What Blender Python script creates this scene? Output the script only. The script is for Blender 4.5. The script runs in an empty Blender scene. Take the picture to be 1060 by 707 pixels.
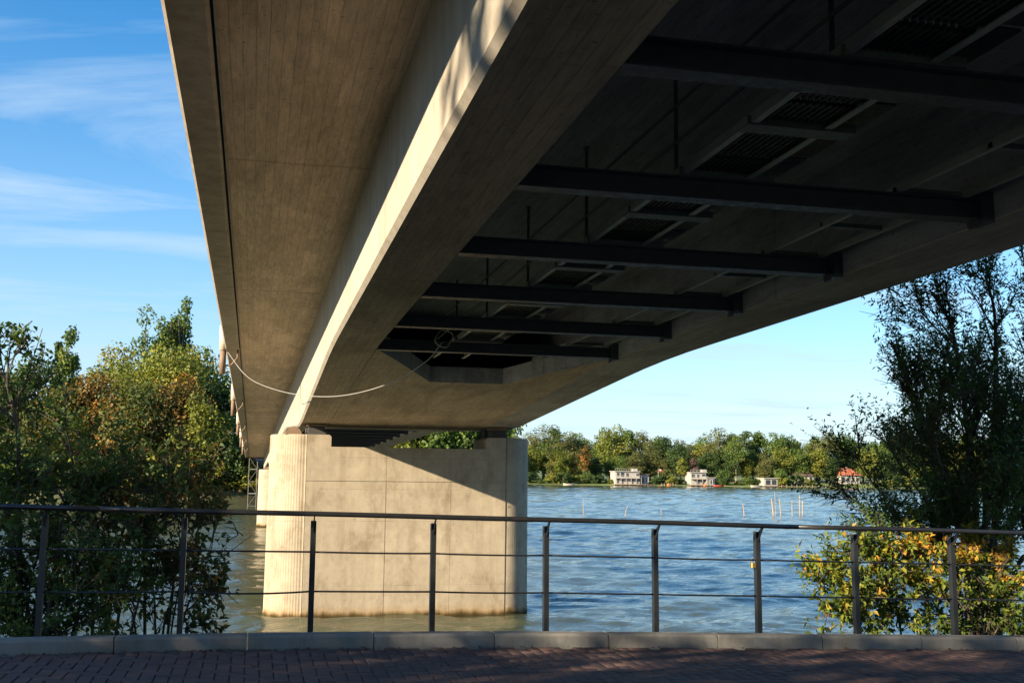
import bpy, bmesh, math, random
import numpy as np
from math import radians, sin, cos, tan, pi, sqrt
from mathutils import Matrix, Vector

# ------------------------------------------------------------------ camera, sky, sun, exposure
SC = bpy.context.scene
COL = SC.collection
F_PX, IW, IH = 1130.0, 1060.0, 707.0
YAW, PITCH, ROLL = radians(13.2), radians(6.97), radians(0.66)
_f = np.array([sin(YAW)*cos(PITCH), cos(YAW)*cos(PITCH), sin(PITCH)])
_r = np.array([cos(YAW), -sin(YAW), 0.0])
_u = np.cross(_r, _f)
CR = cos(ROLL)*_r + sin(ROLL)*_u
CU = -sin(ROLL)*_r + cos(ROLL)*_u
cam_d = bpy.data.cameras.new('camera')
cam_d.sensor_width = 36.0
cam_d.lens = 36.0*F_PX/IW
cam_d.clip_start = 0.05
cam_d.clip_end = 8000.0
cam = bpy.data.objects.new('camera', cam_d)
COL.objects.link(cam)
cam.matrix_world = Matrix(((CR[0], CU[0], -_f[0], 0), (CR[1], CU[1], -_f[1], 0), (CR[2], CU[2], -_f[2], 0), (0, 0, 0, 1)))
SC.camera = cam

def ray(x, y):
    """direction through a pixel of the 1060x707 photograph, scaled to Y = 1"""
    d = _f + CR*(x-530.0)/F_PX + CU*(353.5-y)/F_PX
    return d/d[1]
def at_y(x, y, Y):
    return ray(x, y)*Y

SUN_TH, SUN_EL = radians(25.5), radians(19.8)
TO_SUN = np.array([-cos(SUN_TH)*cos(SUN_EL), -sin(SUN_TH)*cos(SUN_EL), sin(SUN_EL)])
world = bpy.data.worlds.new('World')
SC.world = world
world.use_nodes = True
wn, wl = world.node_tree.nodes, world.node_tree.links
wn.clear()
w_out = wn.new('ShaderNodeOutputWorld')
w_bg = wn.new('ShaderNodeBackground')
w_sky = wn.new('ShaderNodeTexSky')
w_sky.sky_type = 'NISHITA'
w_sky.sun_disc = False
w_sky.sun_elevation = SUN_EL
w_sky.sun_rotation = math.atan2(TO_SUN[0], TO_SUN[1])
w_sky.altitude = 50
w_sky.air_density = 1.0
w_sky.dust_density = 0.3
w_sky.ozone_density = 3.0
w_bg.inputs['Strength'].default_value = 0.060
# thin cirrus, on a plane high overhead, the same over the whole sky
w_tc = wn.new('ShaderNodeTexCoord')
w_sep = wn.new('ShaderNodeSeparateXYZ')
wl.new(w_tc.outputs['Generated'], w_sep.inputs[0])
def wmath(op, a, b=None, clamp=False):
    n = wn.new('ShaderNodeMath'); n.operation = op; n.use_clamp = clamp
    for i, v in enumerate((a, b)):
        if v is None: continue
        if isinstance(v, (int, float)): n.inputs[i].default_value = v
        else: wl.new(v, n.inputs[i])
    return n.outputs[0]
w_z = wmath('ADD', wmath('MAXIMUM', w_sep.outputs[2], 0.0), 0.06)
w_x = wmath('DIVIDE', w_sep.outputs[0], w_z)
w_y = wmath('DIVIDE', w_sep.outputs[1], w_z)
w_cmb = wn.new('ShaderNodeCombineXYZ')
wl.new(w_x, w_cmb.inputs[0]); wl.new(w_y, w_cmb.inputs[1])
w_map = wn.new('ShaderNodeMapping')
w_map.inputs['Rotation'].default_value = (0, 0, radians(40))
w_map.inputs['Scale'].default_value = (0.45, 0.95, 1.0)
w_map.inputs['Location'].default_value = (1.7, 0.35, 0)
wl.new(w_cmb.outputs[0], w_map.inputs[0])
w_n = wn.new('ShaderNodeTexNoise')
w_n.inputs['Scale'].default_value = 1.25
w_n.inputs['Detail'].default_value = 7
w_n.inputs['Roughness'].default_value = 0.6
w_n.inputs['Distortion'].default_value = 0.6
wl.new(w_map.outputs[0], w_n.inputs['Vector'])
w_rmp = wn.new('ShaderNodeValToRGB')
w_rmp.color_ramp.elements[0].position = 0.46
w_rmp.color_ramp.elements[1].position = 0.68
w_rmp.color_ramp.elements[1].color = (0.75, 0.75, 0.75, 1)
wl.new(w_n.outputs[0], w_rmp.inputs[0])
w_hs = wn.new('ShaderNodeHueSaturation')
w_hs.inputs['Saturation'].default_value = 1.4
wl.new(w_sky.outputs[0], w_hs.inputs['Color'])
w_mix = wn.new('ShaderNodeMix')
w_mix.data_type = 'RGBA'
# the veil of high haze is seen through more air towards the horizon, all the way round
w_veil = wmath('MULTIPLY', wmath('POWER', wmath('SUBTRACT', 1.0, wmath('MINIMUM', wmath('MAXIMUM', w_sep.outputs[2], 0.0), 1.0)), 5.0), 0.85)
w_fac = wmath('SUBTRACT', 1.0, wmath('MULTIPLY', wmath('SUBTRACT', 1.0, w_rmp.outputs[0]), wmath('SUBTRACT', 1.0, w_veil)))
wl.new(w_fac, w_mix.inputs['Factor'])
wl.new(w_hs.outputs[0], w_mix.inputs['A'])
w_mix.inputs['B'].default_value = (2.75, 3.6, 4.5, 1)
wl.new(w_mix.outputs['Result'], w_bg.inputs['Color'])
wl.new(w_bg.outputs[0], w_out.inputs[0])

sun_d = bpy.data.lights.new('sun', 'SUN')
sun_d.energy = 3.7
sun_d.angle = radians(0.53)
sun_d.color = (1.0, 0.81, 0.56)
sun = bpy.data.objects.new('sun', sun_d)
COL.objects.link(sun)
sun.rotation_euler = Vector(TO_SUN).to_track_quat('Z', 'Y').to_euler()

SC.render.engine = 'CYCLES'
SC.view_settings.view_transform = 'Standard'
SC.view_settings.look = 'None'
SC.view_settings.exposure = 1.95
SC.view_settings.gamma = 1.0
SC.cycles.use_denoising = True
SC.cycles.max_bounces = 8
SC.cycles.diffuse_bounces = 4
SC.cycles.glossy_bounces = 4
SC.cycles.transmission_bounces = 4
SC.cycles.blur_glossy = 2.0
SC.cycles.sample_clamp_indirect = 0.0
SC.cycles.caustics_reflective = True

# ------------------------------------------------------------------ helpers
random.seed(7)
RNG = np.random.default_rng(11)

def tag(o, label=None, cat=None, group=None, kind=None):
    if label: o['label'] = label
    if cat: o['category'] = cat
    if group: o['group'] = group
    if kind: o['kind'] = kind
    return o

def empty(name, loc, label=None, cat=None, group=None):
    o = bpy.data.objects.new(name, None)
    COL.objects.link(o)
    o.location = loc
    o.empty_display_size = 0.2
    return tag(o, label, cat, group)

class MB:
    """collects shapes into one mesh"""
    def __init__(s):
        s.v = []; s.f = []
    def add(s, vs, fs):
        n = len(s.v)
        s.v.extend([tuple(map(float, p)) for p in vs])
        s.f.extend([tuple(i+n for i in f) for f in fs])
        return s
    def box(s, x0, x1, y0, y1, z0, z1, fn=None):
        vs = [(x0,y0,z0),(x1,y0,z0),(x1,y1,z0),(x0,y1,z0),(x0,y0,z1),(x1,y0,z1),(x1,y1,z1),(x0,y1,z1)]
        if fn: vs = [fn(*p) for p in vs]
        return s.add(vs, [(0,3,2,1),(4,5,6,7),(0,1,5,4),(1,2,6,5),(2,3,7,6),(3,0,4,7)])
    def loft(s, rings, cap=True, closed=True):
        k = len(rings[0]); vs = [p for r in rings for p in r]; fs = []
        for i in range(len(rings)-1):
            for j in range(k if closed else k-1):
                a, b = i*k+j, i*k+(j+1) % k
                fs.append((a, b, b+k, a+k))
        if cap:
            fs.append(tuple(range(k-1, -1, -1))); fs.append(tuple((len(rings)-1)*k+j for j in range(k)))
        return s.add(vs, fs)
    def tube(s, pts, rad, n=8, cap=True):
        pts = [np.array(p, float) for p in pts]
        if not hasattr(rad, '__len__'): rad = [rad]*len(pts)
        rings = []
        ref = None
        for i, p in enumerate(pts):
            d = pts[min(i+1, len(pts)-1)] - pts[max(i-1, 0)]
            d /= np.linalg.norm(d)+1e-12
            if ref is None:
                ref = np.array([0, 0, 1.0]) if abs(d[2]) < 0.9 else np.array([1.0, 0, 0])
            a = np.cross(d, ref); a /= np.linalg.norm(a)+1e-12
            b = np.cross(a, d); ref = b
            rings.append([p + rad[i]*(cos(2*pi*j/n)*a + sin(2*pi*j/n)*b) for j in range(n)])
        return s.loft(rings, cap)
    def bar(s, p, q, w, h=None):
        """square bar between two points"""
        h = h or w
        p, q = np.array(p, float), np.array(q, float); d = q-p; d /= np.linalg.norm(d)
        up = np.array([0, 0, 1.0]) if abs(d[2]) < 0.95 else np.array([0, 1.0, 0])
        a = np.cross(d, up); a /= np.linalg.norm(a); b = np.cross(a, d)
        o = [(-1,-1),(1,-1),(1,1),(-1,1)]
        return s.loft([[c + a*i*w/2 + b*j*h/2 for i, j in o] for c in (p, q)])
    def lathe(s, c, prof, n=16, a0=0, a1=2*pi):
        full = abs(a1-a0-2*pi) < 1e-6
        m = n if full else n+1
        rings = [[(c[0]+r*cos(a0+(a1-a0)*j/n), c[1]+r*sin(a0+(a1-a0)*j/n), c[2]+z) for j in range(m)] for r, z in prof]
        return s.loft(rings, True, full)
    def mesh(s, name, mat, off=(0,0,0), smooth=False):
        me = bpy.data.meshes.new(name)
        me.from_pydata([(x-off[0], y-off[1], z-off[2]) for x, y, z in s.v], [], s.f)
        bm = bmesh.new(); bm.from_mesh(me); bmesh.ops.recalc_face_normals(bm, faces=bm.faces); bm.to_mesh(me); bm.free()
        me.update()
        if mat: me.materials.append(mat)
        if smooth: me.polygons.foreach_set('use_smooth', [True]*len(me.polygons))
        return me
    def build(s, name, mat, parent=None, root=None, smooth=False, loc=(0,0,0)):
        """mesh given in world coordinates; parent is the thing (or part of the thing `root`)"""
        base = root or parent
        off = tuple(base.location) if base is not None else loc
        o = bpy.data.objects.new(name, s.mesh(name, mat, off, smooth))
        COL.objects.link(o)
        if parent is not None: o.parent = parent
        else: o.location = loc
        return o

def place(name, me, parent, loc, rot=(0,0,0)):
    o = bpy.data.objects.new(name, me); COL.objects.link(o)
    o.parent = parent
    b = parent.location if parent is not None else (0,0,0)
    o.location = (loc[0]-b[0], loc[1]-b[1], loc[2]-b[2]); o.rotation_euler = rot
    return o

def np_mesh(name, V, F, mat, tint=None, smooth=False):
    """big mesh from arrays; F (n,k) faces all of one size; tint one value per vertex"""
    me = bpy.data.meshes.new(name)
    V = np.asarray(V, np.float32); F = np.asarray(F, np.int32)
    n, k = F.shape
    me.vertices.add(len(V)); me.vertices.foreach_set('co', V.ravel())
    me.loops.add(n*k); me.loops.foreach_set('vertex_index', F.ravel())
    me.polygons.add(n)
    me.polygons.foreach_set('loop_start', np.arange(0, n*k, k, dtype=np.int32))
    if smooth: me.polygons.foreach_set('use_smooth', np.ones(n, bool))
    me.update(calc_edges=True)
    if tint is not None:
        a = me.attributes.new('tint', 'FLOAT', 'POINT'); a.data.foreach_set('value', np.asarray(tint, np.float32))
    me.materials.append(mat)
    return me

# ------------------------------------------------------------------ materials
def new_mat(name):
    m = bpy.data.materials.new(name); m.use_nodes = True
    nt = m.node_tree
    b = nt.nodes['Principled BSDF']
    return m, nt, b

class NT:
    def __init__(s, nt): s.nt = nt
    def n(s, t, **kw):
        n = s.nt.nodes.new(t)
        for k, v in kw.items():
            if k in n.inputs.keys() if isinstance(k, str) else False: pass
            setattr(n, k, v)
        return n
    def l(s, a, b): s.nt.links.new(a, b)
    def math(s, op, a, b=None, clamp=False):
        n = s.nt.nodes.new('ShaderNodeMath'); n.operation = op; n.use_clamp = clamp
        for i, v in enumerate((a, b)):
            if v is None: continue
            if isinstance(v, (int, float)): n.inputs[i].default_value = v
            else: s.l(v, n.inputs[i])
        return n.outputs[0]
    def noise(s, vec, scale, detail=4, rough=.55, dist=0.0):
        n = s.nt.nodes.new('ShaderNodeTexNoise')
        n.inputs['Scale'].default_value = scale; n.inputs['Detail'].default_value = detail
        n.inputs['Roughness'].default_value = rough; n.inputs['Distortion'].default_value = dist
        if vec is not None: s.l(vec, n.inputs['Vector'])
        return n.outputs[0]
    def map(s, vec, scale=(1,1,1), rot=(0,0,0), loc=(0,0,0)):
        n = s.nt.nodes.new('ShaderNodeMapping')
        n.inputs['Scale'].default_value = scale; n.inputs['Rotation'].default_value = rot; n.inputs['Location'].default_value = loc
        s.l(vec, n.inputs[0]); return n.outputs[0]
    def ramp(s, fac, stops, interp='LINEAR'):
        n = s.nt.nodes.new('ShaderNodeValToRGB'); cr = n.color_ramp; cr.interpolation = interp
        while len(cr.elements) < len(stops): cr.elements.new(0.5)
        for e, (p, c) in zip(cr.elements, stops):
            e.position = p; e.color = (*c, 1) if len(c) == 3 else c
        s.l(fac, n.inputs[0]); return n.outputs[0]
    def mix(s, fac, a, b, mode='MIX'):
        n = s.nt.nodes.new('ShaderNodeMix'); n.data_type = 'RGBA'; n.blend_type = mode
        for k, v in (('Factor', fac), ('A', a), ('B', b)):
            if isinstance(v, (int, float)): n.inputs[k].default_value = v if k == 'Factor' else (v, v, v, 1)
            elif isinstance(v, tuple): n.inputs[k].default_value = (*v, 1)
            else: s.l(v, n.inputs[k])
        return n.outputs['Result']
    def bump(s, h, strength=.3, dist=.01):
        n = s.nt.nodes.new('ShaderNodeBump'); n.inputs['Strength'].default_value = strength; n.inputs['Distance'].default_value = dist
        s.l(h, n.inputs['Height']); return n.outputs[0]
    def pos(s):
        return s.nt.nodes.new('ShaderNodeNewGeometry').outputs['Position']
    def obj(s):
        return s.nt.nodes.new('ShaderNodeTexCoord').outputs['Object']
    def sep(s, v):
        n = s.nt.nodes.new('ShaderNodeSeparateXYZ'); s.l(v, n.inputs[0]); return n.outputs
    def comb(s, x, y, z):
        n = s.nt.nodes.new('ShaderNodeCombineXYZ')
        for i, v in enumerate((x, y, z)):
            if isinstance(v, (int, float)): n.inputs[i].default_value = v
            else: s.l(v, n.inputs[i])
        return n.outputs[0]

def mat_concrete_boards(name, c_lo, c_hi, board=0.10, blen=1.05, dirt=0.4, bump=.5):
    """concrete cast against long boards running along the bridge"""
    m, nt, b = new_mat(name); T = NT(nt)
    P = T.pos(); x, y, z = T.sep(P)
    v = T.comb(y, x, 0)
    br = nt.nodes.new('ShaderNodeTexBrick')
    br.offset = 0.37; br.offset_frequency = 2; br.squash_frequency = 3; br.squash = 0.72
    br.inputs['Color1'].default_value = (0, 0, 0, 1); br.inputs['Color2'].default_value = (1, 1, 1, 1)
    br.inputs['Mortar'].default_value = (.5, .5, .5, 1)
    br.inputs['Scale'].default_value = 1.0
    br.inputs['Mortar Size'].default_value = 0.006; br.inputs['Mortar Smooth'].default_value = 0.6
    br.inputs['Brick Width'].default_value = blen; br.inputs['Row Height'].default_value = board
    wob = T.noise(T.map(P, (.4, .4, .4)), 3, 2)
    vv = nt.nodes.new('ShaderNodeVectorMath'); vv.operation = 'ADD'
    T.l(v, vv.inputs[0]); T.l(T.comb(0, T.math('MULTIPLY', T.math('SUBTRACT', wob, .5), .03), 0), vv.inputs[1])
    T.l(vv.outputs[0], br.inputs['Vector'])
    tone = T.noise(P, .55, 5, .6)
    grain = T.noise(T.map(P, (14, 1.6, 14)), 2.2, 6, .7)
    fine = T.noise(P, 60, 3, .6)
    base = T.ramp(tone, [(.3, c_lo), (.7, c_hi)])
    bt = T.ramp(br.outputs['Color'], [(0, (.80, .79, .78)), (1, (1.08, 1.06, 1.03))])
    base = T.mix(.6, base, bt, 'MULTIPLY')
    base = T.mix(.55, base, T.ramp(grain, [(.32, (.52, .51, .49)), (.58, (1.08, 1.07, 1.06))]), 'MULTIPLY')
    mort = T.ramp(br.outputs['Fac'], [(0, (1, 1, 1)), (1, (.62, .60, .57))])
    base = T.mix(.45, base, mort, 'MULTIPLY')
    st = T.noise(T.map(P, (2.2, .5, 2.2)), 1.1, 6, .65, .8)
    base = T.mix(dirt, base, T.ramp(st, [(.36, (.42, .40, .37)), (.58, (1, 1, 1))]), 'MULTIPLY')
    pore = T.ramp(T.noise(P, 23, 2, .5), [(.28, (.35, .33, .3)), (.33, (1, 1, 1))])
    base = T.mix(.7, base, pore, 'MULTIPLY')
    pj = T.math('ABSOLUTE', T.math('SUBTRACT', T.math('FRACT', T.math('ADD', T.math('DIVIDE', y, 7.6), T.math('MULTIPLY', wob, .012))), .5))
    base = T.mix(.6, base, T.ramp(pj, [(.0015, (.50, .47, .44)), (.005, (1, 1, 1))]), 'MULTIPLY')
    lime = T.noise(T.map(P, (1.1, 4.5, 1)), 1.0, 5, .7, 1.2)
    base = T.mix(T.math('MULTIPLY', T.ramp(lime, [(.62, (0, 0, 0)), (.74, (1, 1, 1))]), .35), base, (.62, .58, .52))
    T.l(base, b.inputs['Base Color'])
    h = T.math('ADD', T.math('MULTIPLY', br.outputs['Fac'], -1.0), T.math('ADD', T.math('MULTIPLY', br.outputs['Color'], .35), T.math('ADD', T.math('MULTIPLY', grain, .5), T.math('MULTIPLY', fine, .25))))
    T.l(T.bump(h, bump, .008), b.inputs['Normal'])
    b.inputs['Roughness'].default_value = .88
    b.inputs['Specular IOR Level'].default_value = .25
    return m

def mat_concrete_plain(name, c_lo, c_hi, streak=.45, waterline=None, bump=.35):
    m, nt, b = new_mat(name); T = NT(nt)
    P = T.pos(); x, y, z = T.sep(P)
    tone = T.noise(P, .8, 6, .62)
    base = T.ramp(tone, [(.28, c_lo), (.72, c_hi)])
    run = T.noise(T.map(P, (3.2, 3.2, .22)), 1.6, 6, .65)
    base = T.mix(streak, base, T.ramp(run, [(.34, (.56, .51, .45)), (.55, (1, 1, 1))]), 'MULTIPLY')
    blot = T.noise(P, 4.5, 5, .7)
    base = T.mix(.4, base, T.ramp(blot, [(.3, (.7, .68, .64)), (.6, (1.05, 1.04, 1.02))]), 'MULTIPLY')
    vo = nt.nodes.new('ShaderNodeTexVoronoi'); vo.inputs['Scale'].default_value = 2.3; vo.inputs['Randomness'].default_value = 1.0
    T.l(T.map(P, (1, 1, 1)), vo.inputs['Vector'])
    pits = T.ramp(vo.outputs['Distance'], [(.035, (.42, .38, .33)), (.06, (1, 1, 1))])
    base = T.mix(.65, base, pits, 'MULTIPLY')
    pore = T.ramp(T.noise(P, 30, 2, .5), [(.27, (.5, .47, .43)), (.33, (1, 1, 1))])
    base = T.mix(.5, base, pore, 'MULTIPLY')
    if waterline is not None:
        lift = T.math('ABSOLUTE', T.math('SUBTRACT', T.math('FRACT', T.math('ADD', T.math('DIVIDE', z, .78), T.math('MULTIPLY', T.noise(P, 1.5, 3), .006))), .5))
        ln = T.math('MULTIPLY', T.ramp(lift, [(.004, (1, 1, 1)), (.014, (0, 0, 0))]), T.ramp(T.noise(P, 1.3, 4), [(.42, (0, 0, 0)), (.6, (1, 1, 1))]))
        base = T.mix(T.math('MULTIPLY', ln, .55), base, (.17, .14, .105))
        vt = nt.nodes.new('ShaderNodeTexVoronoi'); vt.inputs['Scale'].default_value = 1.0; vt.inputs['Randomness'].default_value = .35
        T.l(T.map(P, (1.05, 1.05, 1.05), (0, 0, 0), (.3, .2, .1)), vt.inputs['Vector'])
        base = T.mix(T.math('MULTIPLY', T.ramp(vt.outputs['Distance'], [(.028, (1, 1, 1)), (.05, (0, 0, 0))]), .7), base, (.12, .09, .065))
        gr = T.noise(T.map(P, (1.6, 1.6, 1.0)), 1.2, 8, .72, .3)
        base = T.mix(.6, base, T.ramp(gr, [(.36, (.62, .57, .50)), (.5, (1, 1, 1)), (.66, (1.12, 1.1, 1.06))]), 'MULTIPLY')
        crk = T.noise(T.map(P, (9, 9, .5)), 1.0, 4, .7)
        base = T.mix(T.math('MULTIPLY', T.ramp(crk, [(.70, (0, 0, 0)), (.76, (1, 1, 1))]), .35), base, (.5, .47, .42))
        wz = T.math('ADD', z, T.math('MULTIPLY', T.math('SUBTRACT', T.noise(T.map(P, (1, 1, .3)), 3, 4), .5), .30))
        wet = T.math('DIVIDE', T.math('SUBTRACT', wz, waterline), .30, True)
        base = T.mix(1.0, base, T.ramp(wet, [(0, (.10, .08, .03)), (.18, (.22, .17, .08)), (.36, (.62, .50, .34)), (.55, (.95, .86, .74)), (1, (1, 1, 1))]), 'MULTIPLY')
    T.l(base, b.inputs['Base Color'])
    h = T.math('ADD', T.math('MULTIPLY', T.noise(P, 9, 6, .65), 1.0), T.math('MULTIPLY', vo.outputs['Distance'], .0))
    T.l(T.bump(h, bump, .012), b.inputs['Normal'])
    b.inputs['Roughness'].default_value = .9
    b.inputs['Specular IOR Level'].default_value = .25
    return m

def mat_paint(name, col, rough=.45, metal=0.0, dirt=.35, scale=8):
    m, nt, b = new_mat(name); T = NT(nt)
    P = T.pos()
    d = T.noise(P, scale, 5, .65)
    c = T.mix(dirt, col, T.ramp(d, [(.3, tuple(k*.45 for k in col)), (.65, tuple(min(1, k*1.12) for k in col))]))
    T.l(c, b.inputs['Base Color'])
    T.l(T.ramp(T.noise(P, scale*3, 4), [(.3, (rough*.8,)*3), (.7, (min(1, rough*1.25),)*3)]), b.inputs['Roughness'])
    b.inputs['Metallic'].default_value = metal
    T.l(T.bump(T.noise(P, 90, 3), .06, .002), b.inputs['Normal'])
    return m

def mat_leaf(name, stops, transl=.35, rough=.55):
    m, nt, b = new_mat(name); T = NT(nt)
    at = nt.nodes.new('ShaderNodeAttribute'); at.attribute_name = 'tint'
    oi = nt.nodes.new('ShaderNodeObjectInfo')
    f = T.math('ADD', at.outputs['Fac'], T.math('MULTIPLY', T.math('SUBTRACT', oi.outputs['Random'], .5), .16), True)
    c = T.ramp(f, stops)
    T.l(c, b.inputs['Base Color'])
    b.inputs['Roughness'].default_value = rough
    b.inputs['Specular IOR Level'].default_value = .3
    tr = nt.nodes.new('ShaderNodeBsdfTranslucent')
    T.l(T.mix(1.0, c, (1.25, 1.2, .6), 'MULTIPLY'), tr.inputs['Color'])
    ms = nt.nodes.new('ShaderNodeMixShader'); ms.inputs[0].default_value = transl
    T.l(b.outputs[0], ms.inputs[1]); T.l(tr.outputs[0], ms.inputs[2])
    T.l(ms.outputs[0], nt.nodes['Material Output'].inputs[0])
    return m

def mat_bark(name, c0, c1):
    m, nt, b = new_mat(name); T = NT(nt); P = T.pos()
    n = T.noise(T.map(P, (6, 6, 1.2)), 3, 6, .7)
    T.l(T.ramp(n, [(.3, c0), (.7, c1)]), b.inputs['Base Color'])
    T.l(T.bump(n, .6, .02), b.inputs['Normal']); b.inputs['Roughness'].default_value = .95
    return m

M = {}
M['soffit'] = mat_concrete_boards('glow_toned_board_concrete', (.66, .525, .385), (.79, .645, .485))  # overhang colour raised to stand in for glow off the water
M['inner'] = mat_concrete_boards('shade_toned_inner_concrete', (.34, .365, .41), (.44, .47, .52), .12, 2.6)  # same concrete, darker and cooler: shade of the recess put into the colour
M['soffit_mid'] = mat_concrete_boards('shade_mid_board_concrete', (.47, .38, .285), (.60, .495, .375))  # toned-down copy for girder undersides, their dimmer light held in the colour
M['soffit_grey'] = mat_concrete_boards('shade_grey_board_concrete', (.37, .36, .35), (.49, .475, .46))  # right girder copy, its shade put into a greyer colour
M['web'] = mat_concrete_plain('smooth_girder_concrete', (.34, .31, .265), (.42, .39, .335), .35)
M['edge'] = mat_concrete_plain('edge_beam_concrete', (.38, .33, .27), (.50, .44, .36), .5)
M['pier'] = mat_concrete_plain('pier_concrete', (.31, .27, .208), (.41, .362, .288), .3, -3.5)
M['kerb'] = mat_concrete_plain('kerb_concrete', (.17, .17, .165), (.27, .27, .26), .5, None, .6)
M['steel_dark'] = mat_paint('dark_blue_beam_paint', (.055, .068, .098), .5)
M['galv'] = mat_paint('galvanised_steel', (.36, .40, .38), .5, .3)
M['grating'] = mat_paint('grating_steel', (.03, .034, .04), .6, .2)
M['green_steel'] = mat_paint('grey_green_steel', (.10, .135, .135), .5)
M['steel_mid'] = mat_paint('grey_scaffold_steel', (.14, .145, .15), .6, .3)
M['rail'] = mat_paint('railing_steel', (.040, .042, .047), .34, .55, .4, 14)
M['brass'] = mat_paint('brass', (.62, .40, .12), .35, .9, .3, 60)
M['chrome'] = mat_paint('shackle_steel', (.5, .5, .5), .3, .9, .2, 40)
M['rust'] = mat_paint('brown_pipe', (.20, .135, .09), .7)
M['cream'] = mat_paint('cream_cover', (.55, .48, .38), .7)
M['cable'] = mat_paint('pale_cable', (.30, .30, .29), .5)
M['rubber'] = mat_paint('bearing_rubber', (.05, .048, .045), .7)
M['bark'] = mat_bark('bark', (.045, .036, .028), (.12, .10, .08))
M['bark_pale'] = mat_bark('pale_bark', (.16, .13, .10), (.30, .26, .21))

# ------------------------------------------------------------------ ground, path, water
Z_W = -3.5
XS = [-30, -8, -1.8, -1, 0, 1, 2, 3, 4, 5, 6, 7.2, 9, 14, 30, 60]
KZ = [-1.29, -1.29, -1.29, -1.291, -1.294, -1.306, -1.321, -1.346, -1.376, -1.405, -1.436, -1.470, -1.53, -1.66, -2.1, -2.6]
def kerb_z(x): return float(np.interp(x, XS, KZ))
def pave_z(x): return kerb_z(x) - 0.110
Y_K = 9.2       # front face of the kerb

def mat_soil():
    m, nt, b = new_mat('soil_and_grass'); T = NT(nt); P = T.pos()
    c = T.ramp(T.noise(P, 1.6, 6, .65), [(.3, (.05, .04, .025)), (.5, (.055, .06, .022)), (.7, (.06, .085, .028))])
    T.l(c, b.inputs['Base Color']); T.l(T.bump(T.noise(P, 14, 5), .7, .05), b.inputs['Normal']); b.inputs['Roughness'].default_value = .95
    return m
M['soil'] = mat_soil()

def terrain(name, xs, ys, fn, mat):
    V = [(x, y, fn(x, y)) for y in ys for x in xs]
    n = len(xs)
    Fc = [(j*n+i, j*n+i+1, (j+1)*n+i+1, (j+1)*n+i) for j in range(len(ys)-1) for i in range(n-1)]
    me = np_mesh(name, V, Fc, mat, smooth=True)
    o = bpy.data.objects.new(name, me); COL.objects.link(o)
    return tag(o, kind='structure')

def near_ground(x, y):
    p = pave_z(max(-30, min(60, x))) - 0.06
    if y < 9.42: return p if y > 3.0 else p + 0.02
    t = (y-9.42)/3.4
    return p - 0.02 - t*(p + 4.1) if t < 1 else -4.1 - min((t-1)*1.5, 3)
terrain('near_bank', [-400, -150, -70, -40] + list(np.arange(-30, 31, 1.5)) + [40, 60, 100, 200, 400], [-400, -120, -50, -20, -8, 0, 3, 6, 9.3, 9.42, 9.8, 10.4, 11, 11.8, 12.8, 14, 18], near_ground, M['soil'])

def mat_water():
    m, nt, b = new_mat('lake_water'); T = NT(nt); P = T.pos()
    h = T.noise(T.map(P, (1.3, 2.6, 1), (0, 0, radians(-16))), 1.0, 5, .62, .7)
    h3 = T.noise(T.map(P, (4.2, 9.0, 1), (0, 0, radians(-10))), 1.0, 4, .6, .4)
    hh = T.math('ADD', h, T.math('MULTIPLY', h3, .45))
    T.l(T.bump(hh, 1.0, .035), b.inputs['Normal'])
    b.inputs['Base Color'].default_value = (.050, .062, .036, 1)
    b.inputs['Roughness'].default_value = .035
    b.inputs['IOR'].default_value = 1.333
    b.inputs['Specular IOR Level'].default_value = .5
    return m
M['water'] = mat_water()
def water_mesh():
    """one sheet: choppy where the lake is seen from the path, flat far to the sides and beyond"""
    g = np.random.default_rng(3)
    ys = [11.0]
    while ys[-1] < 415: ys.append(ys[-1] + .0040*ys[-1] + .05)
    ys = np.array(ys); ts = np.arange(-.42, 1.16, .0048)
    Yg, Tg = np.meshgrid(ys, ts, indexing='ij'); X = Yg*Tg; cell = np.maximum(.0048*Yg, .004*Yg+.05)
    H = np.zeros_like(X)
    gust = 1.0 + .22*np.sin(X*.043+Yg*.021+1.0)*np.sin(Yg*.05-X*.017) + .15*np.sin(X*.19+Yg*.07)
    for lam in np.geomspace(.28, 7.0, 80):
        a = radians(72) + g.normal(0, .5); k = 2*pi/lam; ph = g.uniform(0, 6.28)
        slope = .037*(1.0 if lam < .8 else np.clip(cell/.33*.8/lam, .28, 1.0))
        fade = np.clip((lam/cell-2.2)/2.0, 0, 1)
        wv = np.sin(k*(X*cos(a)+Yg*sin(a)) + ph + .6*np.sin(X*.35/lam+ph*3)+.5*np.sin(Yg*.3/lam+ph))
        H += fade*gust*slope/k*(wv + .22*(1-np.cos(2*np.arcsin(np.clip(wv, -1, 1))))*wv)
    Z = Z_W + H
    Z[0] = Z_W; Z[-1] = Z_W; Z[:, 0] = Z_W; Z[:, -1] = Z_W
    V = np.stack([X, Yg, Z], -1).reshape(-1, 3); n, m = X.shape
    I = np.arange(n*m).reshape(n, m)
    F = np.stack([I[:-1, :-1], I[:-1, 1:], I[1:, 1:], I[1:, :-1]], -1).reshape(-1, 4)
    ex = []; Ve = []
    c0, c1, c2, c3 = I[0, 0], I[0, -1], I[-1, -1], I[-1, 0]
    b = n*m
    Ve = [(-3000, 11, Z_W), (3000, 11, Z_W), (3000, ys[-1], Z_W), (-3000, ys[-1], Z_W), (-3000, 4000, Z_W), (3000, 4000, Z_W)]
    ex = [(b, c0, c3, b+3), (c1, b+1, b+2, c2), (b+3, b+2, b+5, b+4)]
    return np_mesh('lake_water', np.concatenate([V, np.array(Ve)]), np.concatenate([F, np.array(ex)]), M['water'], smooth=True)
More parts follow.
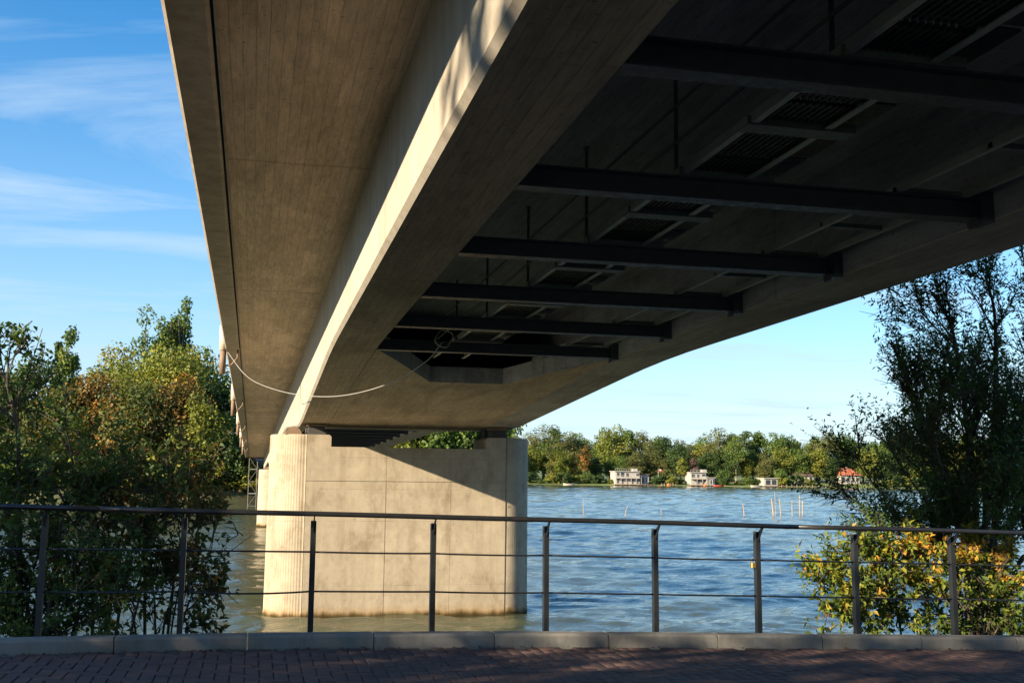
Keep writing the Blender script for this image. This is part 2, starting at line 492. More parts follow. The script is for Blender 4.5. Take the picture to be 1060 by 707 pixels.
o = bpy.data.objects.new('lake_water', water_mesh()); COL.objects.link(o); tag(o, kind='structure')

# pavement: a bed with clay pavers in herringbone
def mat_paver():
    m, nt, b = new_mat('red_brown_clay_paver'); T = NT(nt); P = T.pos()
    oi = nt.nodes.new('ShaderNodeObjectInfo')
    at = nt.nodes.new('ShaderNodeAttribute'); at.attribute_name = 'tint'
    r = T.math('FRACT', T.math('ADD', T.math('MULTIPLY', oi.outputs['Random'], 1.0), T.math('MULTIPLY', at.outputs['Fac'], 7.31)))
    c = T.ramp(r, [(0, (.10, .062, .058)), (.4, (.125, .076, .070)), (.75, (.145, .086, .076)), (1, (.115, .08, .077))])
    c = T.mix(.6, c, T.ramp(T.noise(P, 5, 6, .7), [(.3, (.55, .53, .52)), (.65, (1.1, 1.08, 1.05))]), 'MULTIPLY')
    c = T.mix(.35, c, T.ramp(T.noise(P, 70, 3, .6), [(.35, (.5, .5, .5)), (.6, (1.15, 1.15, 1.15))]), 'MULTIPLY')
    T.l(c, b.inputs['Base Color']); b.inputs['Roughness'].default_value = .8
    T.l(T.bump(T.noise(P, 45, 5, .65), .5, .004), b.inputs['Normal'])
    return m
M['paver'] = mat_paver()
M['joint'] = mat_paint('joint_sand', (.10, .088, .075), .95)
pavement = terrain('pavement', list(np.arange(-12, 16.1, 1.0)), [3.2, 6, 9.18], lambda x, y: pave_z(x) - 0.016, M['joint'])
def paver_mb(w, d):
    b, h = .006, .05
    mb = MB()
    r = lambda e, z: [(-w/2+e, -d/2+e, z), (w/2-e, -d/2+e, z), (w/2-e, d/2-e, z), (-w/2+e, d/2-e, z)]
    mb.loft([r(0, -h), r(0, -b), r(b, 0)]); return mb
PU = .1
pm_h = paver_mb(.1935, .0935).mesh('paver', M['paver'])
pm_v = paver_mb(.0935, .1935).mesh('paver', M['paver'])
cells = []
for j in range(int((9.17-4.2)/PU)):
    for i in range(-100, 141):
        k = (i-j) % 4
        y0 = 9.175 - (j+1)*PU
        if k == 0: cells.append((i*PU+PU, y0+PU/2, 'h'))
        elif k == 3: cells.append((i*PU+PU/2, y0, 'v'))
def depth_px(x, y):
    p = np.array([x, y, pave_z(x)]); z = p@_f
    return 530+F_PX*(p@CR)/z, 353.5-F_PX*(p@CU)/z, z
vis = []; rest = []
for c in cells:
    if c[1] + (.1 if c[2] == 'v' else .05) > 9.176: continue
    px, py, z = depth_px(c[0], c[1])
    (vis if (-8 < px < 1068 and py < 712) else rest).append((z, c))
vis.sort(key=lambda t: t[0])
rest = [c for z, c in rest] + [c for z, c in vis[300:]]
for z, (x, y, k) in vis[:300]:
    sl = (pave_z(x+.05)-pave_z(x-.05))/.1
    place('paver', pm_h if k == 'h' else pm_v, pavement, (x, y, pave_z(x)+random.uniform(-.0022, .0018)),
          (random.gauss(0, .006), -math.atan(sl)+random.gauss(0, .006), random.gauss(0, .008)))
V = []; Fc = []; tn = []
tmpl = {k: paver_mb(*s) for k, s in (('h', (.1935, .0935)), ('v', (.0935, .1935)))}
for x, y, k in rest:
    t = tmpl[k]; n = len(V); dz = random.uniform(-.0022, .0018); q = random.random()
    for vx, vy, vz in t.v: V.append((x+vx, y+vy, pave_z(x+vx)+vz+dz)); tn.append(q)
    Fc += [tuple(a+n for a in f) for f in t.f]
me = np_mesh('paver_field', V, Fc, M['paver'], tn)
o = bpy.data.objects.new('paver_field', me); COL.objects.link(o); o.parent = pavement; tag(o, kind='stuff')

kerb = MB().box(-11.6, 14.6, Y_K+.02, Y_K+.13, -1.9, -1.75).build('kerb', M['joint']); tag(kerb, kind='structure')
for i in range(-11, 15):
    x0, x1 = .012 + i*1.0115 + .004, .012 + (i+1)*1.0115 - .004
    z0, z1 = kerb_z(x0), kerb_z(x1)
    b = .014
    prof = lambda x, z: [(x, Y_K, z-.34), (x, Y_K, z-b*1.6), (x, Y_K+b, z), (x, Y_K+.145, z), (x, Y_K+.15, z-.01), (x, Y_K+.15, z-.34)]
    mb = MB()
    jit = random.uniform(-.003, .003)
    mb.loft([[(p[0], p[1]+jit, p[2]) for p in prof(x, z)] for x, z in ((x0, z0-.006), (x0+.008, z0), (x1-.008, z1), (x1, z1-.006))])
    mb.build('kerb_stone', M['kerb'], kerb)

# ------------------------------------------------------------------ bridge
S = 0.0165
def B(x, y, z): return (x, y, z - S*y)
XL0, XL1, XR0, XR1 = 1.09, 1.81, 5.77, 6.65
ZD = 3.39
PIERS = [28.3, 74.3]
Y_A, Y_E = -9.0, 119.0
def zs(y):
    d = min(abs(y-p) for p in PIERS)
    base = 1.665 + .0535*max(0, d-.9)
    # smooth join with the level soffit
    k = .09; a, b2 = base, 2.22
    if a > b2 + .3: return b2
    h = max(0, min(1, .5 + .5*(b2-a)/k)); return b2*(1-h) + a*h - k*h*(1-h)
ST = sorted(set([Y_A, Y_E] + [float(v) for v in np.arange(-8, 120, 1.0)]))
bridge = empty('road_bridge', (3.87, 28.3, 0.95), 'concrete road bridge on twin haunched girders crossing the lake overhead', 'bridge')
def girder(xa, xb, ca, cb):
    mb = MB()
    rings = []
    for y in ST:
        z = zs(y)
        rings.append([B(xa, y, ZD), B(xa, y, z+ca), B(xa+ca, y, z), B(xb-cb, y, z), B(xb, y, z+cb), B(xb, y, ZD)])
    mb.loft(rings); return mb
for xa, xb, ca, cb in ((XL0, XL1, .045, .012), (XR0, XR1, .012, .045)):
    mb = girder(xa, xb, ca, cb)
    o = mb.build('girder', M['web'], bridge)
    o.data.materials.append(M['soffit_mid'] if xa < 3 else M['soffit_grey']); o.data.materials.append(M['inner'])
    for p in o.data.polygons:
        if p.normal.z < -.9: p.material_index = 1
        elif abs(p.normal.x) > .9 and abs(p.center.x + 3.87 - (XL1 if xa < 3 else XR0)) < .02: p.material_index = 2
mb = MB()
# deck slab with its two cantilevers
rings = []
for y in (Y_A, 10, 30, 50, 70, 90, Y_E):
    rings.append([B(-.40, y, 3.40), B(XL0, y, ZD+.002), B(XR1, y, ZD+.002), B(8.14, y, 3.40), B(8.14, y, 3.72), B(3.87, y, 3.84), B(-.40, y, 3.72)])
mb.loft(rings); o = mb.build('deck_slab', M['soffit'], bridge)
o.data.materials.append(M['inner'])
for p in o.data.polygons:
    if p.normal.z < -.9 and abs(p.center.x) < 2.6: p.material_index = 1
for s in (0, 1):
    fx = (lambda x: x) if s == 0 else (lambda x: 7.74-x)
    mb = MB()
    rings = []
    for y in np.linspace(Y_A, Y_E, 65):
        w = random.uniform(-.003, .003)
        rings.append([B(fx(x), y, z) for x, z in ((-.425+w, 3.62), (-.425+w, 3.385), (-.455+w, 3.365), (-.725, 3.365), (-.755, 3.395), (-.755, 4.02), (-.425, 4.04))])
    mb.loft(rings); mb.build('edge_beam', M['edge'], bridge)
    mb = MB()                                    # drip strip along the joint
    mb.loft([[B(fx(x), y, z) for x, z in ((-.398, 3.398), (-.398, 3.383), (-.372, 3.383), (-.372, 3.398))] for y in (Y_A, Y_E)])
    mb.build('drip_strip', M['edge'], bridge)

def bottom_slab(yc):
    mb = MB(); H = .30
    d0, d1 = 11.35, 8.05            # half lengths at the girders and in the middle
    xa, xb = 3.17, 4.58
    ys = [-d0, -d1] + list(np.linspace(-d1, d1, 17))[1:-1] + [d1, d0]
    def xr(d):
        a = abs(d)
        if a <= d1 + 1e-6: return None
        t = (d0-a)/(d0-d1); return XL1 + t*(xa-XL1), XR0 + t*(xb-XR0)
    def piece(y0, y1, l0, l1, r0, r1):
        mb.loft([[B(l, y, zs(y)+.002), B(r, y, zs(y)+.002), B(r, y, zs(y)+H), B(l, y, zs(y)+H)] for y, l, r in ((y0, l0, r0), (y1, l1, r1))])
    for sg in (-1, 1):
        n = 4
        for i in range(n):
            da, db = d0 + (d1-d0)*i/n, d0 + (d1-d0)*(i+1)/n
            la, ra = xr(da) or (xa, xb); lb, rb = xr(db) or (xa, xb)
            A, Bq = (yc+sg*da, yc+sg*db)
            if sg < 0:
                piece(A, Bq, XL1-.001, XL1-.001, la+.0005, lb); piece(A, Bq, ra-.0005, rb, XR0+.001, XR0+.001)
            else:
                piece(Bq, A, XL1-.001, XL1-.001, lb, la+.0005); piece(Bq, A, rb, ra-.0005, XR0+.001, XR0+.001)
    rings = []
    for d in np.linspace(-d1, d1, 19):
        y = yc+d; rings.append([B(XL1-.001, y, zs(y)+.002), B(XR0+.001, y, zs(y)+.002), B(XR0+.001, y, zs(y)+H), B(XL1-.001, y, zs(y)+H)])
    mb.loft(rings)
    mb.box(XL1-.001, XR0+.001, yc-.7, yc+.7, 0, 1, lambda x, y, z: B(x, y, zs(y)+H if z == 0 else ZD))
    return mb
for p in PIERS:
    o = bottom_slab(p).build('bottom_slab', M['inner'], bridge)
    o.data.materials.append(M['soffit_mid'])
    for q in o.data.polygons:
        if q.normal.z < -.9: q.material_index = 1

# faded paint scrawl on the outer web beside the pier
M['scrawl'] = mat_paint('faded_blue_green_paint', (.16, .24, .27), .8)
gm = MB(); gr_ = np.random.default_rng(8)
for k in range(9):
    y = 29.6 + k*1.25; zb_ = zs(y) + gr_.uniform(.25, .55); zt_ = zb_ + gr_.uniform(.35, .8)
    gm.loft([[B(XL0-.004, yy-.07, zz), B(XL0-.004, yy+.07, zz), B(XL0+.002, yy+.07, zz), B(XL0+.002, yy-.07, zz)] for yy, zz in ((y, zb_), (y+gr_.uniform(-.2, .5), (zb_+zt_)/2), (y+gr_.uniform(-.3, .6), zt_))])
tag(gm.build('paint_scrawl', M['scrawl'], bridge), kind='stuff')

# steel cross beams
def ibeam(x0, x1, h, w, tf, tw):
    mb = MB()
    mb.box(x0, x1, -w/2, w/2, 0, tf); mb.box(x0, x1, -w/2, w/2, h-tf, h); mb.box(x0, x1, -tw/2, tw/2, tf, h-tf)
    for xx in (x0+.04, x1-.05):
        mb.box(xx-.008, xx+.008, -w/2, w/2, tf, h-tf)
    return mb
beam_me = ibeam(XL1-.002, XR0+.002, .17, .15, .012, .01).mesh('cross_beam', M['steel_dark'])
bracket_mb = MB().box(-.10, .0, -.11, .11, -.03, .22).box(-.13, -.10, -.05, .05, -.06, -.03)
bracket_me = bracket_mb.mesh('beam_bracket', M['steel_dark'])
BY = [y for y in [5.29 + 2.35*k for k in range(-5, 6)]] + [39.7 + 2.35*k for k in range(0, 10)] + [86 + 2.35*k for k in range(0, 10)]
for y in BY:
    z = zs(y) + .006
    o = place('cross_beam', beam_me, bridge, B(0, y, z), (-math.atan(S), 0, 0))
    b = place('beam_bracket', bracket_me, bridge, B(XR0, y, z))
    b.parent = o; b.location = (XR0, 0, 0)

# the hanging catwalk and the service ladder between the girders
def run(y0, y1, full):
    cat = MB()
    zc = 2.22 + .185
    for x, sg in ((3.10, 1), (3.64, -1)):
        cat.box(x-.02*sg, x+.03*sg, y0, y1, zc, zc+.012, B); cat.box(x-.02*sg, x-.012*sg, y0, y1, zc+.012, zc+.07, B)
    walk = cat.build('catwalk', M['galv'], bridge)
    y = y0 + .1; k = 0
    while y < y1 - 1.2:
        g = MB()
        for i in range(13):
            xx = 3.09 + i*.046; g.box(xx, xx+.022, y, y+1.12, zc+.03, zc+.06, B)
        for i in range(6):
            yy = y + .04 + i*.2; g.box(3.09, 3.65, yy, yy+.02, zc+.034, zc+.056, B)
        g.box(3.66, 3.93, y, y+1.12, zc+.07, zc+.085, B)
        g.build('grating', M['grating'], walk, bridge)
        MB().box(3.06, 3.84, y+.34, y+.50, zc-.012, zc-.002, B).box(3.06, 3.84, y+.34, y+.352, zc-.002, zc+.05, B).build('support_plate', M['green_steel'], walk, bridge)
        if k % 2 == 0: MB().box(3.08, 3.11, y+.5, y+.512, zc, ZD, B).box(3.07, 3.12, y+.47, y+.54, ZD-.012, ZD-.001, B).build('hanger', M['green_steel'], walk, bridge)
        y += 1.175; k += 1
    for zz in (zc+.29, zc+.58):
        MB().tube([B(3.095, y0, zz), B(3.095, y1, zz)], .014, 6).build('hand_rail', M['green_steel'], walk, bridge)
    lad = MB()
    zl = 2.22 + .18
    for x in (4.95, 5.55):
        lad.box(x-.02, x+.02, y0, y1, zl, zl+.01, B); lad.box(x-.02, x-.012, y0, y1, zl+.01, zl+.06, B)
    tr = lad.build('service_tray', M['galv'], bridge)
    y = y0 + .5
    while y < y1 - .3:
        MB().box(4.93, 5.58, y, y+.05, zl+.012, zl+.05, B).build('tray_rung', M['green_steel'], tr, bridge)
        y += 1.175
    pp = MB()
    pp.tube([B(4.35, y0, 2.95), B(4.35, y1, 2.95)], .055, 10)
    pp.build('service_pipe', M['steel_dark'], bridge)
    pp = MB(); pp.tube([B(2.25, y0, 3.18), B(2.25, y1, 3.18)], .03, 8); pp.build('service_pipe', M['steel_dark'], bridge)
run(-7.0, 19.4, True)
run(37.5, 64.0, False)

# drain pipes under the edge
for y in (27.0, 42.0, 57.0, 72.0, 87.0):
    d = MB()
    z0 = ZD - S*y
    d.tube([(-.80, y, z0+.05), (-.80, y, z0-.62)], .075, 12)
    pipe = d.build('drain_pipe', M['rust'], bridge, smooth=True)
    MB().tube([(-.80, y, z0+.56), (-.80, y, z0-.05)], .10, 12).build('pipe_sleeve', M['cream'], pipe, bridge, smooth=True)
    MB().tube([(-.80, y, z0-.42), (-.6, y, z0-.40), (-.46, y, z0-.22), (-.46, y, z0+.02)], .025, 6).build('pipe_hook', M['rust'], pipe, bridge)

# ------------------------------------------------------------------ piers
def make_pier(yc, label):
    dz = -S*(yc-28.3)
    yf, yb = yc-.875, yc+.875
    p = empty('bridge_pier', (3.74, yc, Z_W), label, 'pier', 'piers carrying the bridge')
    xl, xr = 1.27, 6.32          # ends of the flat face
    zt, zn, zj = .94+dz, .645+dz, -.196+dz
    xn0, xn1 = 1.87, 5.80
    zb = -6.0
    g = .012
    # core behind the joints
    MB().box(xl+.02, xr-.02, yf+.03, yb-.03, zb, zn-.02).build('core', M['pier'], p)
    for (x0, x1, z0, z1, cuts) in ((xl+g, xr-g, zb, zj-g/2, [xl+1.98, xl+3.62]), (xl+g, xr-g, zj+g/2, zn, [xl+1.98])):
        xs = [x0] + [c for c in cuts] + [x1]
        for a, b in zip(xs[:-1], xs[1:]):
            e = .003
            mb = MB()
            mb.box(a+(e if a != x0 else 0), b-(e if b != x1 else 0), yf+random.uniform(-.004, .004), yb, z0, z1)
            mb.build('wall_panel', M['pier'], p)
    # raised bearing seats
    for a, b, t in ((xl+g, xn0, 0), (xn1, xr-g, 1)):
        mb = MB(); c = .05
        mb.loft([[(a, y, zn-.001), (b, y, zn-.001), (b, y, zt-c if t == 0 else zt), (b-(c if t == 0 else 0), y, zt), (a+(c if t else 0), y, zt), (a, y, zt-(c if t else 0))] for y in (yf, yb)])
        mb.build('bearing_seat', M['pier'], p)
    # rounded noses with vertical board ribs
    R = (yb-yf)/2
    for sg, xc, rx in ((-1, xl, .90), (1, xr, .78)):
        prof = []
        n = 40
        for i in range(n*4+1):
            a = -pi/2 + pi*i/(n*4)
            r = 1.0 - ((.004 if sg < 0 else .0006) if i % 4 in (2, 3) else 0.0)
            prof.append((xc + sg*rx*r*cos(a), yc + R*r*sin(a)))
        mb = MB()
        rings = []
        for z, k in ((zb, 1.0), (-3.42, 1.0), (-3.36, .985), (zt-.03, .965), (zt, .945)):
            rings.append([(xc+(x-xc)*k, yc+(y-yc)*(1 if abs(x-xc) < 1e-3 else k+(1-k)*.3), z) for x, y in prof])
        mb.loft(rings); mb.build('nose', M['pier'], p)
    # bearings
    soff = zs(yc) - S*yc
    for x0, x1 in ((1.28, 1.74), (5.92, 6.36)):
        bm = MB().box(x0, x1, yf+.12, yf+.60, zt-.001, zt+.05)
        bb = bm.build('bearing', M['rubber'], p)
        MB().box(x0+.03, x1-.03, yf+.15, yf+.57, zt+.05, soff-.05).build('rubber_block', M['rubber'], bb, p)
        MB().box(x0-.01, x1+.01, yf+.10, yf+.62, soff-.05, soff+.002).build('top_plate', M['rust'], bb, p)
        MB().box(x0, x1, yf+.85, yf+1.35, zt-.001, soff+.001).build('rubber_block', M['rubber'], bb, p)
    mb = MB()
    mb.loft([[(.95+.20*cos(a), y, zt+.20*sin(a)*.95-.004) for a in np.linspace(0, pi, 13)] for y in (yf+.16, yf+1.2)])
    mb.build('dark_hollow_block', M['rust'], p)  # solid brown half-round standing in for a dark hollow
    return p
make_pier(PIERS[0], 'pale concrete bridge pier with ribbed round ends and a slanting shadow edge')
make_pier(PIERS[1], 'far concrete bridge pier half hidden behind the ribbed nose of another pier')

# ------------------------------------------------------------------ abutments
ab = MB()
ab.box(-1.2, 9.0, -13, Y_A-.6, -3, 1.9); ab.box(-1.2, 9.0, -13, Y_A-1.6, 1.9, 3.9)
o = ab.build('abutment', M['edge'], None, loc=(3.87, -11, -1.5)); o.data.transform(Matrix.Translation((0, 0, 0)))
tag(o, 'concrete abutment wall on the bank behind the footpath', 'abutment')
ab = MB()
ab.box(-1.6, 9.3, Y_E+1, Y_E+6, -5, 1.25); ab.box(-1.6, 9.3, Y_E+2.2, Y_E+6, 1.25, 1.9)
for x in (-1.6, 9.3): ab.box(x-.4 if x < 0 else x, x if x < 0 else x+.4, Y_E-1.5, Y_E+9, -5, 1.4)
o = ab.build('abutment', M['edge'], None, loc=(3.87, Y_E+3, -3)); tag(o, 'shaded far abutment beneath the end of the bridge', 'abutment')

# ------------------------------------------------------------------ railing
Y_R = 9.42
rail = empty('railing', (2.5, Y_R, kerb_z(2.5)), 'dark steel promenade railing with round handrail and two thin bars', 'railing')
def rz(x): return kerb_z(x) + 1.0*0
PX = [-1.595, -.525, .517, 1.537, 2.541, 3.559, 4.558, 5.555, 6.59]
PX = [PX[0]-1.04*k for k in (8, 7, 6, 5, 4, 3, 2, 1)] + PX + [PX[-1]+1.03*k for k in range(1, 7)]
def top_z(x): return float(np.interp(x, [-12, -1.905, 2.194, 7.286, 14], [-.06, -.268, -.353, -.478, -.66]))
def h_at(x, f): return kerb_z(x) + f*(top_z(x)-kerb_z(x))
for x in PX:
    zb, zt = kerb_z(x)-.25, top_z(x)-.085
    lean = .02
    mb = MB()
    w, t = .022, .03
    ring = lambda z, d: [(x-w, Y_R-t+d, z), (x+w, Y_R-t+d, z), (x+w, Y_R+t+d, z), (x-w, Y_R+t+d, z)]
    mb.loft([ring(zb, 0), ring(zt, lean), [(x+(vx-x)*.8, vy, vz+.004) for vx, vy, vz in ring(zt, lean)]])
    post = mb.build('post', M['rail'], rail)
    bm = MB(); q = .004
    yA, yB = Y_R-t+lean, Y_R-.125
    bm.loft([[(xx, yA+.004, zt-.005), (xx, yA+.004, zt-.10), (xx, yB-.012, top_z(x)-.018), (xx, yB+.012, top_z(x)-.018)] for xx in (x-q, x+q)])
    bm.build('bracket', M['rail'], post, rail)
ends = list(np.linspace(PX[0]-.2, PX[-1]+.2, 60))
cuts = [PX[0]-.2, -5.02, -1.17, 4.9, PX[-1]+.2]
for a, b in zip(cuts[:-1], cuts[1:]):
    xs = np.linspace(a+.0015, b-.0015, 16)
    MB().tube([(x, Y_R-.125, top_z(x)-.021+.002*sin(x*2.3)) for x in xs], .0215, 14).build('handrail', M['rail'], rail, smooth=True)
for fr, r in ((.655, .0075), (.325, .0075)):
    for a, b in zip(PX[:-1], PX[1:]):
        sag = random.uniform(0, .006) + (.018 if (fr < .5 and -.6 < a < 0) else 0)
        MB().tube([(a+(b-a)*t, Y_R+.01, h_at(a, fr)*(1-t)+h_at(b, fr)*t - sag*4*t*(1-t)) for t in np.linspace(0, 1, 7)], r, 8).build('bar', M['rail'], rail, smooth=True)
# padlock
lx = 4.558-.045; lz = h_at(lx, .655)
pl = MB(); w = .023
pl.loft([[(lx-w+c, Y_R-.012, 0), (lx+w-c, Y_R-.012, 0), (lx+w, Y_R-.012+c, 0), (lx+w, Y_R+.03-c, 0), (lx+w-c, Y_R+.03, 0), (lx-w+c, Y_R+.03, 0), (lx-w, Y_R+.03-c, 0), (lx-w, Y_R-.012+c, 0)] for c in (.006,)]*2)
n = len(pl.v)//2
pl.v = [(x, y, lz-.068) for x, y, z in pl.v[:n]] + [(x, y, lz-.026) for x, y, z in pl.v[n:]]
lock = empty('padlock', (lx, Y_R, lz), 'small brass padlock hooked on the upper bar of the railing', 'padlock')
pl.build('body', M['brass'], lock)
MB().tube([(lx+.015*cos(a), Y_R+.009, lz-.004+.015*sin(a)) if 0 <= a <= pi else (lx+.015*cos(a), Y_R+.009, lz-.03) for a in [-.5]+list(np.linspace(0, pi, 9))+[pi+.5]], .004, 6).build('shackle', M['chrome'], lock)

# ------------------------------------------------------------------ cable slung under the bridge
def catmull(P, n=8):
    P = [np.array(p, float) for p in P]; P = [2*P[0]-P[1]] + P + [2*P[-1]-P[-2]]; out = []
    for i in range(1, len(P)-2):
        for t in np.linspace(0, 1, n, endpoint=False):
            a, b, c, d = P[i-1:i+3]
            out.append(.5*((2*b)+(-a+c)*t+(2*a-5*b+4*c-d)*t*t+(-a+3*b-3*c+d)*t**3))
    out.append(P[-2]); return out
pts = [(-.74, 27.0, 2.92), at_y(252, 386, 26.6), at_y(270, 398, 25.6), at_y(305, 408, 23.2), at_y(350, 410, 20.6), at_y(400, 398, 18.35), at_y(440, 375, 16.95), at_y(458, 354, 16.3)]
cb = empty('slung_cable', tuple(pts[0]), 'pale cable slung from the deck edge to a coil under the girders', 'cable')
MB().tube(catmull(pts), .008, 7).build('span', M['cable'], cb, smooth=True)
c0 = np.array(pts[-1]) + np.array([.03, 0, .06])
MB().tube([c0 + np.array([.13*cos(a)+.02*sin(a*3), .01*a/3, .13*sin(a)+.01*cos(a*2)]) for a in np.linspace(-1.7, 2*pi*3, 50)], .008, 6).build('coil', M['cable'], cb, smooth=True)

# ------------------------------------------------------------------ vegetation helpers
LEAF = {
 'dark':   mat_leaf('dark_green_leaves', [(0, (0.028, 0.053, 0.018)), (.5, (0.053, 0.097, 0.028)), (.85, (0.093, 0.143, 0.034)), (1, (0.186, 0.155, 0.047))]),
 'mid':    mat_leaf('green_leaves', [(0, (0.055, 0.101, 0.025)), (.5, (0.101, 0.166, 0.037)), (.85, (0.175, 0.221, 0.048)), (1, (0.294, 0.239, 0.055))]),
 'yellow': mat_leaf('yellow_green_leaves', [(0, (0.083, 0.125, 0.023)), (.5, (0.159, 0.192, 0.033)), (.85, (0.267, 0.250, 0.041)), (1, (0.434, 0.283, 0.049))]),
 'olive':  mat_leaf('olive_leaves', [(0, (0.064, 0.085, 0.030)), (.5, (0.120, 0.140, 0.044)), (.85, (0.193, 0.184, 0.059)), (1, (0.313, 0.202, 0.074))]),
 'rust':   mat_leaf('rust_leaves', [(0, (.050, .062, .018)), (.38, (.105, .098, .028)), (.62, (.22, .125, .034)), (1, (.42, .19, .045))]),
 'purple': mat_leaf('brown_purple_leaves', [(0, (0.091, 0.058, 0.052)), (.6, (0.169, 0.104, 0.091)), (1, (0.247, 0.156, 0.117))]),
 'autumn': mat_leaf('green_and_orange_leaves', [(0, (0.057, 0.099, 0.020)), (.38, (0.123, 0.182, 0.029)), (.62, (0.281, 0.281, 0.037)), (.76, (0.593, 0.314, 0.050)), (1, (0.600, 0.281, 0.050))], .45),
 'gloss':  mat_leaf('glossy_dark_leaves', [(0, (0.035, 0.066, 0.022)), (.5, (0.066, 0.121, 0.035)), (.85, (0.116, 0.179, 0.043)), (1, (0.232, 0.194, 0.059))], .3, .36),
 'brush':  mat_leaf('green_and_brown_leaves', [(0, (.045, .072, .024)), (.5, (.095, .125, .036)), (.72, (.20, .135, .040)), (1, (.42, .18, .045))], .4),
 'near':   mat_leaf('shade_lifted_green_leaves', [(0, (0.048, 0.084, 0.031)), (.5, (0.084, 0.144, 0.043)), (.85, (0.138, 0.198, 0.054)), (1, (0.288, 0.216, 0.060))], .4),  # brighter copy of the dark leaves, lifts the shade on the near sapling
 'litter': mat_leaf('dead_leaves', [(0, (0.050, 0.035, 0.022)), (.6, (0.120, 0.080, 0.045)), (1, (0.220, 0.150, 0.080))], .05),
}
def unit(v): return v/(np.linalg.norm(v, axis=-1, keepdims=True)+1e-9)

def leaf_arrays(C, A, N, L, Wd, tint, fold=.25):
    """one folded rhombus for each leaf: centre C, axis A, normal N, length L, width Wd"""
    A = unit(A); Bv = unit(np.cross(N, A)); Nn = np.cross(A, Bv)
    L = L[:, None]; Wd = Wd[:, None]
    base = C - A*L*.5; tip = C + A*L*.5 - Nn*L*.10
    s1 = C + Bv*Wd*.5 + Nn*Wd*fold - A*L*.06; s2 = C - Bv*Wd*.5 + Nn*Wd*fold - A*L*.06
    V = np.stack([base, s1, tip, s2], 1).reshape(-1, 3)
    n = len(C); i = np.arange(n)*4
    F = np.concatenate([np.stack([i, i+1, i+2], 1), np.stack([i, i+2, i+3], 1)])
    return V, F, np.repeat(tint, 4)

def tubes_np(paths, n=5):
    """paths: list of (points (k,3), radii (k)) -> quads"""
    V = []; Fq = []; off = 0
    ang = np.arange(n)*2*pi/n
    for P, R in paths:
        P = np.asarray(P, float); R = np.asarray(R, float); k = len(P)
        D = unit(np.gradient(P, axis=0))
        ref = np.where(np.abs(D[:, 2:3]) < .9, np.array([[0, 0, 1.0]]), np.array([[1.0, 0, 0]]))
        a = unit(np.cross(D, ref)); b = np.cross(a, D)
        ring = P[:, None, :] + R[:, None, None]*(np.cos(ang)[None, :, None]*a[:, None, :] + np.sin(ang)[None, :, None]*b[:, None, :])
        V.append(ring.reshape(-1, 3))
        for i in range(k-1):
            for j in range(n):
                c, d = off+i*n+j, off+i*n+(j+1) % n
                Fq.append((c, d, d+n, c+n))
        off += k*n
    return np.concatenate(V), np.array(Fq)

def far_tree_meshes(seed, mat, h, rx, ry, leaf, nleaf, nlobe=46, trunk_h=.22, shape='round', bark=None, gap=.0):
    """a tree given at its foot: a trunk with limbs, and a crown of leaf clumps"""
    g = np.random.default_rng(seed)
    z0 = h*trunk_h; ch = h - z0; cz = z0 + ch*.5
    lob = []
    while len(lob) < nlobe:
        p = g.uniform(-1, 1, 3); q = np.linalg.norm(p)
        if q > 1 or q < .30: continue
        if shape == 'round':
            k = 1.0 - .22*max(0, p[2]) - .15*max(0, -p[2]-.3)
        elif shape == 'poplar':
            k = 1.0 - .75*max(0, p[2])**1.5
        else:
            k = 1.0 - .45*max(0, p[2])
        lob.append((p[0]*rx*k*.86, p[1]*ry*k*.86, cz + p[2]*ch*.47))
    lob = np.array(lob)
    lr = g.uniform(.20, .38, nlobe)*min(rx, ch*.5)*(1.15 if shape != 'poplar' else 1.25)
    wgt = lr**2; cnt = np.maximum(8, (nleaf*wgt/wgt.sum()).astype(int))
    C = []; N = []; T = []
    for c, r, k in zip(lob, lr, cnt):
        d = unit(g.normal(size=(k, 3)))
        rad = r*(1 - .55*g.random(k)**1.8)*(1+.25*np.sin(d[:, 0]*5+c[0])*np.sin(d[:, 1]*4+c[1]))
        sc = np.array([1.0, 1.0, .78 if shape != 'poplar' else 1.5])
        C.append(c + d*rad[:, None]*sc)
        N.append(unit(d*1.0 + g.normal(size=(k, 3))*.75 + np.array([0, 0, .35])))
        T.append(np.clip(g.normal(.45, .14) + g.normal(0, .13, k), 0, 1))
    C = np.concatenate(C); N = np.concatenate(N); T = np.concatenate(T)
    n = len(C)
    A = np.cross(N, unit(g.normal(size=(n, 3))))
    sz = leaf*g.uniform(.6, 1.35, n)
    V, F, tt = leaf_arrays(C, A, N, sz, sz*g.uniform(.6, .95, n), T)
    crown = np_mesh('crown', V, F, mat, tt)
    # trunk and limbs
    paths = []
    r0 = .018*h + .05
    bend = g.normal(0, .02*h, 2)
    tp = np.array([[bend[0]*t*t, bend[1]*t*t, h*.86*t - .4*(t == 0)] for t in np.linspace(0, 1, 8)])
    paths.append((tp, r0*(1-.85*np.linspace(0, 1, 8))*np.array([1.5]+[1]*7)))
    for i in g.choice(nlobe, min(nlobe, 20), replace=False):
        e = lob[i]; s = min(.9, max(.12, (e[2]/h)-.22)); a = np.array([bend[0]*s*s, bend[1]*s*s, h*.86*s])
        m = (a+e)/2 + np.array([0, 0, .05*h])
        t = np.linspace(0, 1, 5)[:, None]
        paths.append(((1-t)**2*a + 2*t*(1-t)*m + t*t*e, r0*.42*(1-s*.6)*(1-.8*np.linspace(0, 1, 5))))
    Vb, Fb = tubes_np(paths, 6)
    trunk = np_mesh('trunk', Vb, Fb, bark or M['bark'], smooth=True)
    return crown, trunk

